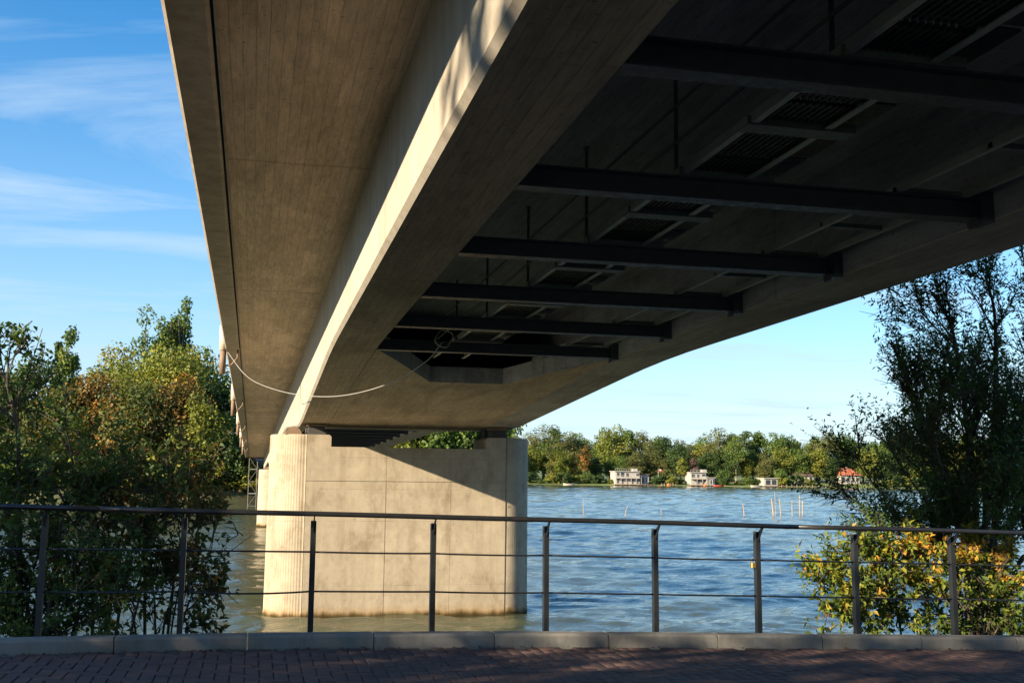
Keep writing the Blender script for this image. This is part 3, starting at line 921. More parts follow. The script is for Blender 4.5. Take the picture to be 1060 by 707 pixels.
def plant_tree(name, label, meshes, loc, scale=1.0, rotz=0.0, group=None, cat='tree', sx=1.0):
    r = empty(name, tuple(loc), label, cat, group)
    for nm, me in zip(('crown', 'trunk'), meshes):
        o = bpy.data.objects.new(nm, me); COL.objects.link(o); o.parent = r
    r.scale = (scale*sx, scale*sx, scale); r.rotation_euler = (0, 0, rotz)
    return r

def branch_tree(seed, base, stems, leaf_mat, leaf_len, nleaf_per, name, label, cat, twig_len=.35, levels=(9, 6), spread=.55, aspect=.45, up=.25, droop=.1, tint=(.45, .2), r0=.03, bark=None, group=None, tfun=None, start=.22, keep=None, blen=(.10, .24)):
    """stems: list of polylines (relative points) each the axis of a stem or bough. Side branches, twigs and leaves grow from them."""
    g = np.random.default_rng(seed); paths = []; tw = []
    for st, rs in stems:
        P = np.array(catmull(st, 6)); k = len(P); R = r0*rs*(1-.8*np.linspace(0, 1, k)); paths.append((P, R))
        Ltot = np.linalg.norm(np.diff(P, axis=0), axis=1).sum()
        D = unit(np.gradient(P, axis=0))
        for _ in range(max(3, int(levels[0]*min(1.0, rs*1.25)))):
            u = start + (1-start)*g.random()**.8
            i = min(k-1, int(u*(k-1))); a = P[i]; d = unit(D[i] + g.normal(size=3)*spread*1.4 + np.array([0, 0, up]))
            L = Ltot*g.uniform(*blen)*(1.15-.65*u)
            e = a + d*L + np.array([0, 0, -droop*L]); mid = (a+e)/2 + np.array([0, 0, droop*L*.6]) + g.normal(size=3)*L*.05
            t = np.linspace(0, 1, 6)[:, None]; Q = (1-t)**2*a + 2*t*(1-t)*mid + t*t*e
            paths.append((Q, np.maximum(.0045, R[i]*.55*(1-.8*t[:, 0]))))
            Dq = unit(np.gradient(Q, axis=0))
            for _ in range(levels[1]):
                v = .25 + .75*g.random(); j = min(5, int(v*5.99)); q = Q[j]
                dd = unit(Dq[j] + g.normal(size=3)*spread + np.array([0, 0, up*.5])); l = twig_len*g.uniform(.5, 1.3)
                f = q + dd*l; paths.append((np.stack([q, (q+f)/2 + np.array([0, 0, droop*l*.4]), f + np.array([0, 0, -droop*l*.6])]), np.array([.0045, .0034, .0022])*max(1, leaf_len/.06)))
                tw.append((q, f + np.array([0, 0, -droop*l*.6])))
            tw.append((Q[4], Q[5]))
        tw.append((P[-2], P[-1]))
    if keep is not None:
        bb = np.array(base)
        ok_ = keep(np.array([p_[-1]+bb for p_, r_ in paths])); paths = [q_ for q_, k_ in zip(paths, ok_) if k_ or len(q_[0]) > 8]
        tw = [q_ for q_, k_ in zip(tw, keep(np.array([b_+bb for a_, b_ in tw]))) if k_]
    Q0 = np.array([a for a, b in tw]); Q1 = np.array([b for a, b in tw])
    m = len(tw); idx = np.repeat(np.arange(m), nleaf_per); n = len(idx)
    t = g.random(n)[:, None]**.8
    axis = unit(Q1-Q0)[idx]
    side = unit(np.cross(axis, g.normal(size=(n, 3))))
    A = unit(axis*.6 + side*.9 + g.normal(size=(n, 3))*.25 + np.array([0, 0, -droop*2.0]))
    ln = leaf_len*g.uniform(.55, 1.25, n)
    C = Q0[idx]*(1-t) + Q1[idx]*t*1.05 + A*ln[:, None]*.55
    N = unit(g.normal(size=(n, 3))*.8 + np.array([0, 0, .8]))
    ct = g.normal(tint[0], tint[1], m)
    T = np.clip(ct[idx] + g.normal(0, .08, n), 0, 1)
    if tfun is not None: T = np.clip(T + tfun(C+np.array(base)), 0, 1)
    if keep is not None:
        ok = keep(C + np.array(base)); C, A, N, ln, T = C[ok], A[ok], N[ok], ln[ok], T[ok]
    V, F, tt = leaf_arrays(C, A, N, ln, ln*aspect*g.uniform(.8, 1.2, len(C)), T)
    r = empty(name, tuple(base), label, cat, group)
    o = bpy.data.objects.new('foliage', np_mesh('foliage', V, F, leaf_mat, tt)); COL.objects.link(o); o.parent = r
    Vb, Fb = tubes_np(paths, 5)
    o = bpy.data.objects.new('stem', np_mesh('stem', Vb, Fb, bark or M['bark'], smooth=True)); COL.objects.link(o); o.parent = r
    return r

# ------------------------------------------------------------------ far bank and far shore
def left_bank(x, y):
    edge = 112 + 3*sin(x*.11) + 1.2*sin(x*.47) + max(0, x-14)*2.2
    t = (y-edge)
    return -4.2 + min(2.3, max(0, t)*.55) + .25*sin(x*.9+y)*.4 + min(.8, max(0, t-4)*.02)
terrain('far_bank', list(np.arange(-120, 34, 2.0)), list(np.arange(106, 132, 1.3)) + [140, 160, 200, 260, 330], left_bank, M['soil'])

def mat_lawn():
    m, nt, b = new_mat('lawn_and_earth'); T = NT(nt); P = T.pos()
    c = T.ramp(T.noise(T.map(P, (.05, .12, 1)), 1.0, 5, .6), [(.38, (.045, .055, .02)), (.5, (.10, .14, .03)), (.62, (.13, .17, .035)), (.72, (.20, .17, .11))])
    T.l(c, b.inputs['Base Color']); b.inputs['Roughness'].default_value = .95
    return m
M['lawn'] = mat_lawn()
def shore_edge(x): return 401 - (x-106)*.098 + 1.5*sin(x*.09) + .8*sin(x*.31)
def far_shore(x, y):
    t = y - shore_edge(x)
    return -4.0 + min(1.0, max(0, t+.5)*.6) + min(1.4, max(0, t-3)*.09) + min(6, max(0, t-40)*.02)
terrain('far_shore', list(np.arange(-100, 700, 4.0)), [388-44, 360, 375] + list(np.arange(382, 430, 2.0)) + [440, 460, 500, 600, 900, 1600, 3000], far_shore, M['lawn'])

# --- trees on the far shore
kinds = {}
specs = [('mid', 20, 6.6, 'round'), ('olive', 21, 7.2, 'round'), ('dark', 20, 6.6, 'round'), ('yellow', 19, 6.4, 'round'), ('mid', 21, 5.0, 'tall'), ('olive', 22, 8.2, 'round'), ('dark', 22, 5.4, 'tall')]
for i, (mt, h, r, sh) in enumerate(specs):
    kinds[i] = far_tree_meshes(100+i, LEAF[mt], h, r, r*.95, .62, 5200, 54, .13, sh)
lab = {0: 'full green tree in the wood on the far lake shore', 1: 'broad olive green tree in the wood on the far lake shore', 2: 'deep green shady tree in the wood on the far lake shore',
       3: 'yellowish green tree in the wood on the far lake shore', 4: 'tall narrow green tree in the wood on the far lake shore', 5: 'widest olive crown in the wood on the far lake shore', 6: 'tall dark tree in the wood on the far lake shore'}
g = np.random.default_rng(5)
def on_shore(px, back):
    d = ray(px, 500); Y = 400.0
    for _ in range(6): Y = shore_edge(d[0]*Y) + back
    return d[0]*Y, Y
# tops measured along the skyline of the photograph: (column, top row)
sky_x = [380, 545, 560, 580, 600, 612, 635, 655, 690, 715, 740, 770, 800, 830, 855, 880, 905, 940, 1000, 1080]
sky_y = [445, 446, 441, 443, 449, 455, 440, 443, 452, 457, 446, 445, 447, 455, 449, 450, 455, 452, 448, 446]
px = 372.0; row = 0
while px < 1090:
    k = int(g.choice([0, 1, 2, 3, 4, 5, 6, 1, 0]))
    back = g.uniform(26, 46)
    x, Y = on_shore(px, back); zg = far_shore(x, Y)
    top = np.interp(px, sky_x, sky_y) + g.uniform(-2, 5)
    h = ray(px, top)[2]*Y - zg
    plant_tree('shore_tree', lab[k], kinds[k], (x, Y, zg-.2), h/specs[k][1]*1.0, g.uniform(0, 6.28), 'trees of the wood on the far shore', sx=g.uniform(.95, 1.25))
    px += g.uniform(9, 17)
px = 378.0
while px < 1090:       # front row, lower
    k = int(g.choice([0, 1, 2, 3, 0, 3, 2]))
    x, Y = on_shore(px, g.uniform(15, 23)); zg = far_shore(x, Y)
    gapz = 620 < px < 625 or 868 < px < 896
    h = g.uniform(8.5, 15.5)*(.7 if gapz else 1)
    if not (864 < px < 897):
        plant_tree('shore_tree', lab[k].replace('in the wood', 'at the front of the wood'), kinds[k], (x, Y, zg-.2), h/specs[k][1], g.uniform(0, 6.28), 'front trees of the wood on the far shore', sx=1.15)
    px += g.uniform(8, 16)
# --- low waterside bushes
bush = [far_tree_meshes(140+i, LEAF[m_], 4.2, 2.7, 2.4, .42, 1300, 26, .02, 'round') for i, m_ in enumerate(('mid', 'yellow', 'dark'))]
blab = ['green waterside bush on the far shore', 'yellow green waterside bush on the far shore', 'dark waterside bush on the far shore']
px = 382.0
while px < 1085:
    if not (632 < px < 674 or 711 < px < 743 or 787 < px < 808 or 830 < px < 905) or g.random() < .10:
        k = int(g.integers(0, 3)); x, Y = on_shore(px, g.uniform(2.5, 7)); zg = far_shore(x, Y)
        plant_tree('shore_bush', blab[k], bush[k], (x, Y, zg-.2), g.uniform(.5, 1.25), g.uniform(0, 6.28), 'bushes along the far shore', 'bush', g.uniform(1, 1.6))
    px += g.uniform(5, 11)
def special(px, top, back, key, label, r, sh='round', n=3200, name='shore_tree', th=.15, seed=0, leaf=.5, bark=None):
    x, Y = on_shore(px, back); zg = far_shore(x, Y); h = ray(px, top)[2]*Y - zg
    me = far_tree_meshes(300+int(px)+seed, LEAF[key], h, r, r, leaf, n, 36, th, sh, bark)
    return plant_tree(name, label, me, (x, Y, zg-.1))
special(605, 458, 12, 'rust', 'rust coloured tree standing at the waterside wood edge', 3.0, 'tall', 2600)
special(706, 473, 7, 'yellow', 'slim yellow green tree beside the white boathouse', 2.2, 'tall', 1500, th=.35)
special(717, 474, 9, 'purple', 'brownish purple tree behind the white boathouse with a terrace', 2.2, 'round', 1500, th=.3)
special(762, 452, 14, 'mid', 'tall green tree on a bare pale trunk behind the boathouses', 4.6, 'tall', 3600, th=.42, bark=M['bark_pale'])
special(808, 484, 6, 'mid', 'rounded green tree beside the small white boathouse', 3.3, 'round', 2600, th=.06)
special(748, 486, 5, 'mid', 'dense green bush beside the terrace boathouse', 2.8, 'round', 2000, 'shore_bush', .05)

# --- trees on the far left bank, beyond the bridge
def on_left(px, Y): return ray(px, 500)[0]*Y, Y
lb = []
def left_tree(px, top, Y, key, label, r, sh='round', n=9000, leaf=.34, lobes=60, th=.10, seed=0, group=None):
    x, _ = on_left(px, Y); zg = left_bank(x, Y); h = ray(px, top)[2]*Y - zg
    me = far_tree_meshes(500+int(px)+seed, LEAF[key], h, r, r, leaf, n, lobes, th, sh)
    return plant_tree('bank_tree', label, me, (x, Y, zg-.15), rotz=seed, group=group)
left_tree(160, 352, 126, 'yellow', 'big sunlit yellow green tree on the far bank left of the bridge', 7.2, n=15000, lobes=80)
left_tree(205, 358, 131, 'mid', 'green tree on the far bank close to the bridge edge', 5.6, n=11000, seed=1)
left_tree(226, 385, 124, 'dark', 'dark green tree right beside the far bridge end', 4.2, n=9000, seed=2)
left_tree(118, 358, 140, 'yellow', 'pale green airy tree between the poplars on the far bank', 4.8, n=8000, seed=3)
left_tree(95, 385, 122, 'rust', 'orange leaved tree on the far bank below the lone poplar', 4.2, n=8000, seed=4)
left_tree(140, 392, 119, 'brush', 'rust flecked green tree in front of the big sunlit tree', 5.0, n=9500, seed=5)
left_tree(180, 384, 120, 'rust', 'brown orange tree nearest to the bridge on the far bank', 4.4, n=9000, seed=6)
left_tree(62, 398, 121, 'brush', 'green and brown tree under the lone poplar', 4.6, n=9000, seed=7)
left_tree(30, 372, 126, 'dark', 'dark tree on the far bank left of the lone poplar', 5.4, n=9000, seed=8)
left_tree(0, 384, 124, 'brush', 'brownish tree at the left end of the far bank row', 5.2, n=9000, seed=9)
left_tree(-40, 370, 126, 'mid', 'green tree beyond the left end of the far bank row', 5.6, n=7000, seed=10)
left_tree(205, 405, 116.5, 'yellow', 'light yellow green waterside tree before the dark bridge end', 2.8, 'tall', n=6000, leaf=.28, seed=11)
left_tree(228, 425, 117.5, 'mid', 'small green tree hugging the far bridge end', 2.6, n=5000, leaf=.28, seed=12)
left_tree(240, 452, 116.5, 'dark', 'shaded dark shrub tree under the far bridge end', 2.0, n=4500, leaf=.28, seed=13)
left_tree(252, 470, 116.0, 'dark', 'low dark shrub beside the scaffold tower', 1.5, n=3200, leaf=.26, seed=14)
for i, (px, top, Y, r) in enumerate(((165, 304, 168, 2.2), (175, 309, 171, 2.2), (185, 303, 169, 2.2), (143, 318, 165, 3.1))):
    left_tree(px, top, Y, 'mid', 'slender poplar top rising behind the big sunlit tree' if i < 3 else 'broader poplar top left of the slender poplars', r, 'poplar', 5200, .42, 46, .05, 20+i, 'poplars behind the far bank' if i < 3 else None)
left_tree(62, 329, 150, 'mid', 'lone poplar standing above the far bank trees', 2.0, 'poplar', 5200, .38, 50, .05, 30)
left_tree(52, 345, 151, 'dark', 'darker poplar top leaning beside the lone poplar', 1.5, 'poplar', 3600, .38, 36, .05, 31)
for i, px in enumerate((400, 418, 436, 455, 472, 488, 505)):
    Y = 122 + (i % 3)*4; x, _ = on_left(px, Y); zg = left_bank(x, Y)
    me = kinds[[3, 0, 3, 0, 1, 3, 0, 1, 0, 1][i]]
    plant_tree('bank_tree', 'sunlit tree behind the pier seen through its notch', me, (x, Y, zg-.2), .62+.06*(i % 2), i*1.3, 'trees behind the pier')
# low growth along the left bank
px = -60.0; i = 0
while px < 262:
    Y = 114.5 + g.uniform(0, 2.5); x, _ = on_left(px, Y); k = int(g.integers(0, 3))
    plant_tree('bank_bush', ['green bush on the far bank waterline', 'yellow green bush on the far bank waterline', 'dark bush on the far bank waterline'][k], bush[k], (x, Y, left_bank(x, Y)-.2), g.uniform(.6, 1.0)*(.75 if px > 225 else 1), g.uniform(0, 6), 'bushes along the far bank', 'bush', 1.3)
    px += g.uniform(7, 14)

# ------------------------------------------------------------------ buildings and boats on the far shore
M['white'] = mat_paint('white_boards', (.36, .345, .315), .7, 0, .3, 2)
M['greywood'] = mat_paint('grey_boards', (.34, .33, .31), .8, 0, .4, 2)
M['glass'] = mat_paint('dark_glass', (.03, .04, .05), .12, 0, .2, 2)
M['redroof'] = mat_paint('red_roof_tiles', (.42, .13, .065), .8, 0, .5, 3)
M['brownroof'] = mat_paint('brown_roof', (.16, .11, .085), .8, 0, .5, 3)
M['timber'] = mat_paint('old_timber', (.24, .18, .12), .85, 0, .5, 4)
M['orange'] = mat_paint('orange_plastic', (.75, .16, .04), .5)
M['redboat'] = mat_paint('red_boat', (.45, .05, .05), .4)
def building(name, label, cat, px0, px1, top, back, mat, roofmat, storeys, roof='flat', depth=6.0, bays=4, deck=True, rail_=False, basez=None):
    xa, Ya = on_shore((px0+px1)/2, back)
    w = (ray(px1, 500)[0]-ray(px0, 500)[0])*Ya
    zb = max(far_shore(xa, Ya), Z_W+.25) if basez is None else basez
    h = ray((px0+px1)/2, top)[2]*Ya - zb
    b = empty(name, (xa, Ya, zb), label, cat)
    x0, x1 = xa-w/2, xa+w/2
    y0, y1 = Ya, Ya+depth
    rh = 0 if roof == 'flat' else h*.45
    wh = h-rh-(.25 if roof == 'flat' else 0)
    MB().box(x0, x1, y0, y1, zb-.3, zb+wh).build('wall', mat, b)
    if roof == 'flat':
        rf = MB().box(x0-.35, x1+.35, y0-.5, y1+.3, zb+wh, zb+wh+.25).build('roof', roofmat, b)
        if storeys > 1:
            rl = MB(); zz = zb+wh+.25; xe = x0 + w*g.uniform(.55, .8)
            rl.bar((x0-.2, y0-.4, zz+.9), (xe, y0-.4, zz+.9), .09)
            for i in range(9):
                xx = x0-.2+(xe-x0+.2)*i/8; rl.bar((xx, y0-.4, zz), (xx, y0-.4, zz+.9), .07)
            rl.build('terrace_rail', M['greywood'], rf, b)
            MB().box(xe+.6, xe+2.4, y0+1, y0+3, zz-.01, zz+1.0).build('roof_box', M['greywood'], rf, b)
    else:
        e = .7; cx = .28*w; ym = (y0+y1)/2; z0 = zb+wh
        MB().add([(x0-e, y0-e, z0), (x1+e, y0-e, z0), (x1+e, y1+e, z0), (x0-e, y1+e, z0), (x0+cx, ym, z0+rh), (x1-cx, ym, z0+rh)],
                 [(0, 1, 5, 4), (1, 2, 5), (2, 3, 4, 5), (3, 0, 4), (3, 2, 1, 0)]).build('roof', roofmat, b)
        MB().box(xa+.3, xa+.9, ym-.3, ym+.3, z0+rh*.6, z0+rh+.5).build('chimney', M['brownroof'], b)
    sh = wh/storeys
    for s in range(storeys):
        for i in range(bays):
            cx_ = x0 + w*(i+.5+g.uniform(-.12, .12))/bays; ww = w/bays*g.uniform(.2, .42); lo = g.uniform(.05, .34) if s == 0 else g.uniform(.2, .4); hi = g.uniform(.7, .86)
            if g.random() < .15: continue
            win = MB().box(cx_-ww, cx_+ww, y0-.06, y0+.05, zb+s*sh+sh*(lo-.04), zb+s*sh+sh*(hi+.04)).build('window', mat, b)
            MB().box(cx_-ww*.84, cx_+ww*.84, y0-.075, y0-.055, zb+s*sh+sh*lo, zb+s*sh+sh*hi).build('pane', M['glass'], win, b)
        if s > 0 or rail_:
            zz = zb+s*sh
            bal = MB().box(x0-.3, x1+.3, y0-1.6, y0-.002, zz-.12, zz).build('balcony', mat, b)
            rl = MB(); rl.bar((x0-.2, y0-1.5, zz+1.0), (x1+.2, y0-1.5, zz+1.0), .08)
            for i in range(bays*3+1):
                xx = x0-.2 + (w+.4)*i/(bays*3); rl.bar((xx, y0-1.5, zz), (xx, y0-1.5, zz+1.0), .06)
            rl.build('balustrade', M['white'], bal, b)
            if s > 0:
                for i in range(bays+1):
                    xx = x0-.2 + (w+.4)*i/bays; MB().box(xx-.07, xx+.07, y0-1.55, y0-1.41, zb-.2, zz-.12).build('post', M['white'], b)
    if deck:
        MB().box(x0-1.5, x1+1.5, y0-3.0, y0-.1, Z_W+.35, Z_W+.55).build('landing_stage', M['timber'], b)
        for i in range(5):
            xx = x0-1.2 + (w+2.4)*i/4; MB().tube([(xx, y0-2.8, Z_W-1), (xx, y0-2.8, Z_W+.36)], .12, 6).build('pile', M['timber'], b)
    return b
building('boathouse', 'two storey white boathouse with long balcony on the far shore', 'boathouse', 637, 662, 487.5, 2.6, M['white'], M['greywood'], 2, bays=5, rail_=True)
building('boat_shed', 'small grey boat shed right beside the balcony boathouse', 'shed', 664, 671.5, 490.5, 3.0, M['greywood'], M['brownroof'], 1, bays=2)
building('boathouse', 'white boathouse with roof terrace beside an orange buoy', 'boathouse', 715, 731, 488.5, 2.6, M['white'], M['greywood'], 2, bays=3, rail_=True)
building('pavilion', 'low grey open pavilion joined to the terrace boathouse', 'pavilion', 731.6, 740, 494, 3.2, M['greywood'], M['white'], 1, bays=3)
building('boathouse', 'plain low white boathouse on the shore beside a round tree', 'boathouse', 791, 805, 494.5, 2.6, M['white'], M['white'], 1, bays=2)
building('house', 'white house with hipped orange red tile roof by the lawn', 'house', 871, 890, 484.5, 14, M['white'], M['redroof'], 1, 'hip', 8, 4, False)
building('house', 'brown roofed house half hidden among the shore trees', 'house', 822, 842, 486.5, 17, M['cream'], M['brownroof'], 1, 'hip', 8, 4, False)
building('house', 'reddish house behind the tree with the bare trunk', 'house', 741, 757, 479, 19, M['cream'], M['brownroof'], 1, 'hip', 8, 3, False)
# jetties, boats, buoys, flag
def jetty(px0, px1, label):
    x0, Y = on_shore(px0, -1.5); x1, _ = on_shore(px1, -1.5)
    j = empty('jetty', ((x0+x1)/2, Y, Z_W), label, 'jetty')
    n = max(4, int((x1-x0)/.5))
    MB().box(x0, x1, Y-1, Y+1, Z_W+.40, Z_W+.52).build('deck', M['timber'], j)
    for i in range(6):
        xx = x0 + (x1-x0)*i/5; MB().tube([(xx, Y-.9, Z_W-1), (xx, Y-.9, Z_W+1.1)], .13, 6).build('pile', M['timber'], j)
jetty(808, 832, 'timber jetty with mooring piles right of the round tree')
jetty(833, 868, 'long low timber jetty in front of the lawn')
jetty(684, 700, 'short timber jetty beside the flag pole')
def boat(px, label, mat, L=4.2, back=-4):
    x, Y = on_shore(px, back)
    b = empty('rowing_boat', (x, Y, Z_W), label, 'boat')
    rings = []
    for t in np.linspace(-1, 1, 9):
        wd = .75*(1-abs(t)**2.6)+.03; sh = .55+.18*t*t
        rings.append([(x+t*L/2, Y-wd, Z_W+sh), (x+t*L/2*.94, Y-wd*.6, Z_W-.1), (x+t*L/2*.94, Y+wd*.6, Z_W-.1), (x+t*L/2, Y+wd, Z_W+sh)])
    MB().loft(rings).build('hull', mat, b)
    MB().box(x-.25, x+.25, Y-.6, Y+.6, Z_W+.42, Z_W+.62).build('thwart', M['timber'], b)
boat(744, 'red boat moored beside the terrace boathouse', M['redboat'])
boat(589, 'pale boat lying at the bank beneath the rust coloured tree', M['cream'], 4.5, -1.5)
boat(783, 'white boat moored left of the low white boathouse', M['white'], 5)
for px, lab_ in ((729.5, 'orange buoy floating by the terrace boathouse'), (692, 'orange buoy beside the short timber jetty')):
    x, Y = on_shore(px, -4.5)
    o = MB().lathe((x, Y, Z_W-.1), [(.05, 0), (.45, .15), (.62, .5), (.5, .85), (.14, 1.05), (.12, 1.3), (.02, 1.32)], 12).build('buoy', M['orange'], smooth=True, loc=(x, Y, Z_W)); tag(o, lab_, 'buoy')
x, Y = on_shore(681.5, 3)
fp = empty('flag_pole', (x, Y, far_shore(x, Y)), 'flag pole with red and white flag on the far shore', 'flag')
zt = ray(681.5, 485)[2]*Y
MB().tube([(x, Y, far_shore(x, Y)-.3), (x, Y, zt)], [.09, .06], 6).build('pole', M['white'], fp)
for i, mt in enumerate(('white', 'redboat')):
    MB().loft([[(x+.06+t*1.2, Y+.15*sin(t*5)-.02, zt-.1-i*.45-.2*t), (x+.06+t*1.2, Y+.15*sin(t*5)+.02, zt-.1-i*.45-.2*t), (x+.06+t*1.2, Y+.15*sin(t*5)+.02, zt-.55-i*.45-.2*t), (x+.06+t*1.2, Y+.15*sin(t*5)-.02, zt-.55-i*.45-.2*t)] for t in np.linspace(0, 1, 6)]).build('flag_cloth', M[mt], fp)

# ------------------------------------------------------------------ stakes in the water
M['stake'] = mat_paint('weathered_stake', (.33, .26, .19), .85, 0, .5, 5)
for px, top, dx, r in ((604, 517, 0, .05), (646, 523, 4, .05), (684.5, 526.5, 0, .05), (771, 521, -2, .07), (801.5, 516, -3, .10), (803, 509, -1, .04), (808.8, 515.5, -2, .07), (820, 517.5, 0, .06), (827.8, 512.5, 0, .07), (830.8, 518, 0, .08)):
    Y = 93.0 + (px % 7)*.4
    x = ray(px, 530)[0]*Y; ptop = ray(px+dx, top)*Y
    o = MB().tube([(x, Y, Z_W-1.2), ((x*.5+ptop[0]*.5), Y+.02, (Z_W+ptop[2])/2), (ptop[0], Y, ptop[2])], [r*.72, r*.68, r*.58], 7).build('water_stake', M['stake'], loc=(x, Y, Z_W))
    tag(o, {604: 'lone stake in the open water near the pier', 646: 'short slanting stake in the open water', 684.5: 'stub of a stake barely above the water', 771: 'single stake left of the stake cluster'}.get(px, 'weathered wooden stake in the cluster standing in the lake'), 'stake', 'stakes standing in the lake')

# ------------------------------------------------------------------ scaffold tower below the far bridge end
x, Y = ray(261.5, 500)[0]*113.2, 113.2
zb = left_bank(x, Y)-.1; zt = ray(261, 465)[2]*Y
tw = empty('scaffold_tower', (x, Y, zb), 'slim metal scaffold tower standing below the far bridge end', 'scaffold')
for sx_ in (-.40, .40):
    for sy in (-.5, .5):
        MB().tube([(x+sx_, Y+sy, zb-.2), (x+sx_, Y+sy, zt)], .035, 6).build('upright', M['steel_mid'], tw)
zz = zb+.3; k = 0
while zz < zt:
    MB().bar((x-.40, Y-.5, zz), (x+.40, Y-.5, zz), .05).bar((x-.40, Y+.5, zz), (x+.40, Y+.5, zz), .05).build('ledger', M['steel_mid'], tw)
    if zz+1.2 < zt: MB().bar((x-.40*(-1)**k, Y-.5, zz), (x+.40*(-1)**k, Y-.5, zz+1.2), .045).build('brace', M['steel_mid'], tw)
    if k % 2: MB().box(x-.38, x+.38, Y-.48, Y+.48, zz+.03, zz+.07).build('platform', M['greywood'], tw)
    zz += 1.2; k += 1

# ------------------------------------------------------------------ near vegetation, left of the pier
def P(px, py, Y, base):
    v = at_y(px, py, Y); return (v[0]-base[0], v[1]-base[1], v[2]-base[2])
def stems_at(base, Y, lines, jit=.25, seed=0):
    g2 = np.random.default_rng(seed); out = []
    for pix, rs in lines:
        y0 = base[1]; yt = Y + g2.uniform(-jit, jit); n = len(pix)
        out.append(([(0, 0, 0)] + [P(px, py, y0+(yt-y0)*(i+1)/n, base) for i, (px, py) in enumerate(pix)], rs))
    return out
def bank_base(px, Y):
    x = ray(px, 600)[0]*Y; return (x, Y, near_ground(x, Y)-.05)
b = bank_base(40, 11.6)
branch_tree(21, b, stems_at(b, 11.4, [([(20, 560), (18, 450), (8, 400), (10, 362)], 1.0), ([(18, 450), (26, 400), (44, 340)], .5), ([(60, 560), (75, 490), (66, 430)], .9), ([(10, 560), (-20, 470), (-40, 400)], .8), ([(50, 580), (110, 520), (120, 470)], .6), ([(20, 600), (0, 540), (-25, 500)], .6), ([(40, 600), (60, 540), (40, 480)], .6), ([(90, 600), (100, 560), (90, 500)], .6), ([(30, 640), (10, 610), (-10, 580)], .7), ([(60, 640), (80, 610), (70, 560)], .7), ([(50, 640), (30, 620), (40, 570)], .7), ([(20, 650), (0, 640), (-20, 620)], .7), ([(80, 650), (110, 625), (115, 590)], .6)], .5, 1),
            LEAF['near'], .075, 10, 'bank_sapling', 'dark leafy young tree with bare upper twigs behind the railing end', 'tree', .30, (13, 8), .6, .5, .2, .1, (.5, .2), .032, start=.12, keep=lambda C: (C[:, 2]/C[:, 1] < np.interp(C[:, 0]/C[:, 1], [ray(30, 400)[0], ray(60, 400)[0], ray(110, 400)[0]], [ray(30, 335)[2], ray(60, 375)[2], ray(110, 420)[2]])))
b = bank_base(105, 12.2)
branch_tree(22, b, stems_at(b, 12.0, [([(98, 580), (106, 530), (100, 480)], .9), ([(120, 580), (140, 530), (132, 480)], .9), ([(112, 590), (90, 550), (74, 500)], .7), ([(130, 600), (165, 550), (172, 500)], .8), ([(150, 600), (190, 570), (205, 530)], .6)], .5, 2),
            LEAF['brush'], .078, 7, 'bank_sapling', 'thin stemmed young tree with rusty leaves behind the railing', 'tree', .30, (11, 7), .6, .5, .2, .1, (.6, .22), .026, keep=lambda C: (C[:, 2]/C[:, 1] < ray(130, 462)[2]))
b = bank_base(165, 12.6)
branch_tree(23, b, stems_at(b, 12.4, [([(150, 600), (155, 540), (170, 470)], .9), ([(180, 600), (195, 540), (200, 480)], .8), ([(190, 620), (215, 580), (225, 530)], .6), ([(185, 610), (225, 580), (262, 553)], .5), ([(160, 620), (130, 580), (128, 520)], .6), ([(190, 640), (215, 625), (228, 610)], .6), ([(170, 645), (195, 625), (200, 590)], .7), ([(150, 645), (140, 620), (150, 580)], .7), ([(185, 650), (205, 645), (222, 632)], .6), ([(140, 650), (120, 630), (110, 600)], .6)], .4, 3),
            LEAF['brush'], .082, 7, 'bank_sapling', 'many stemmed bush with bare twigs reaching towards the pier', 'bush', .30, (10, 6), .55, .55, .1, .18, (.42, .2), .026, start=.12,
            keep=lambda C: (C[:, 0]/C[:, 1] < ray(238, 560)[0]))
for i, (px, Y, s) in enumerate(((-25, 10.4, 1), (15, 10.2, 1.1), (55, 10.5, .9), (90, 10.3, .8))):
    b = bank_base(px, Y); g3 = np.random.default_rng(40+i)
    st = [([(0, 0, 0), (g3.uniform(-.25, .25), g3.uniform(-.2, .2), .35*s), (g3.uniform(-.45, .45), g3.uniform(-.3, .3), (.75+.25*g3.random())*s)], .5) for _ in range(7)]
    branch_tree(50+i, b, st, LEAF['mid'], .055, 8, 'bank_weed', 'low green weed clump at the foot of the kerb by the railing', 'plant', .18, (6, 5), .6, .5, .3, .1, (.5, .18), .012, group='weeds behind the kerb')

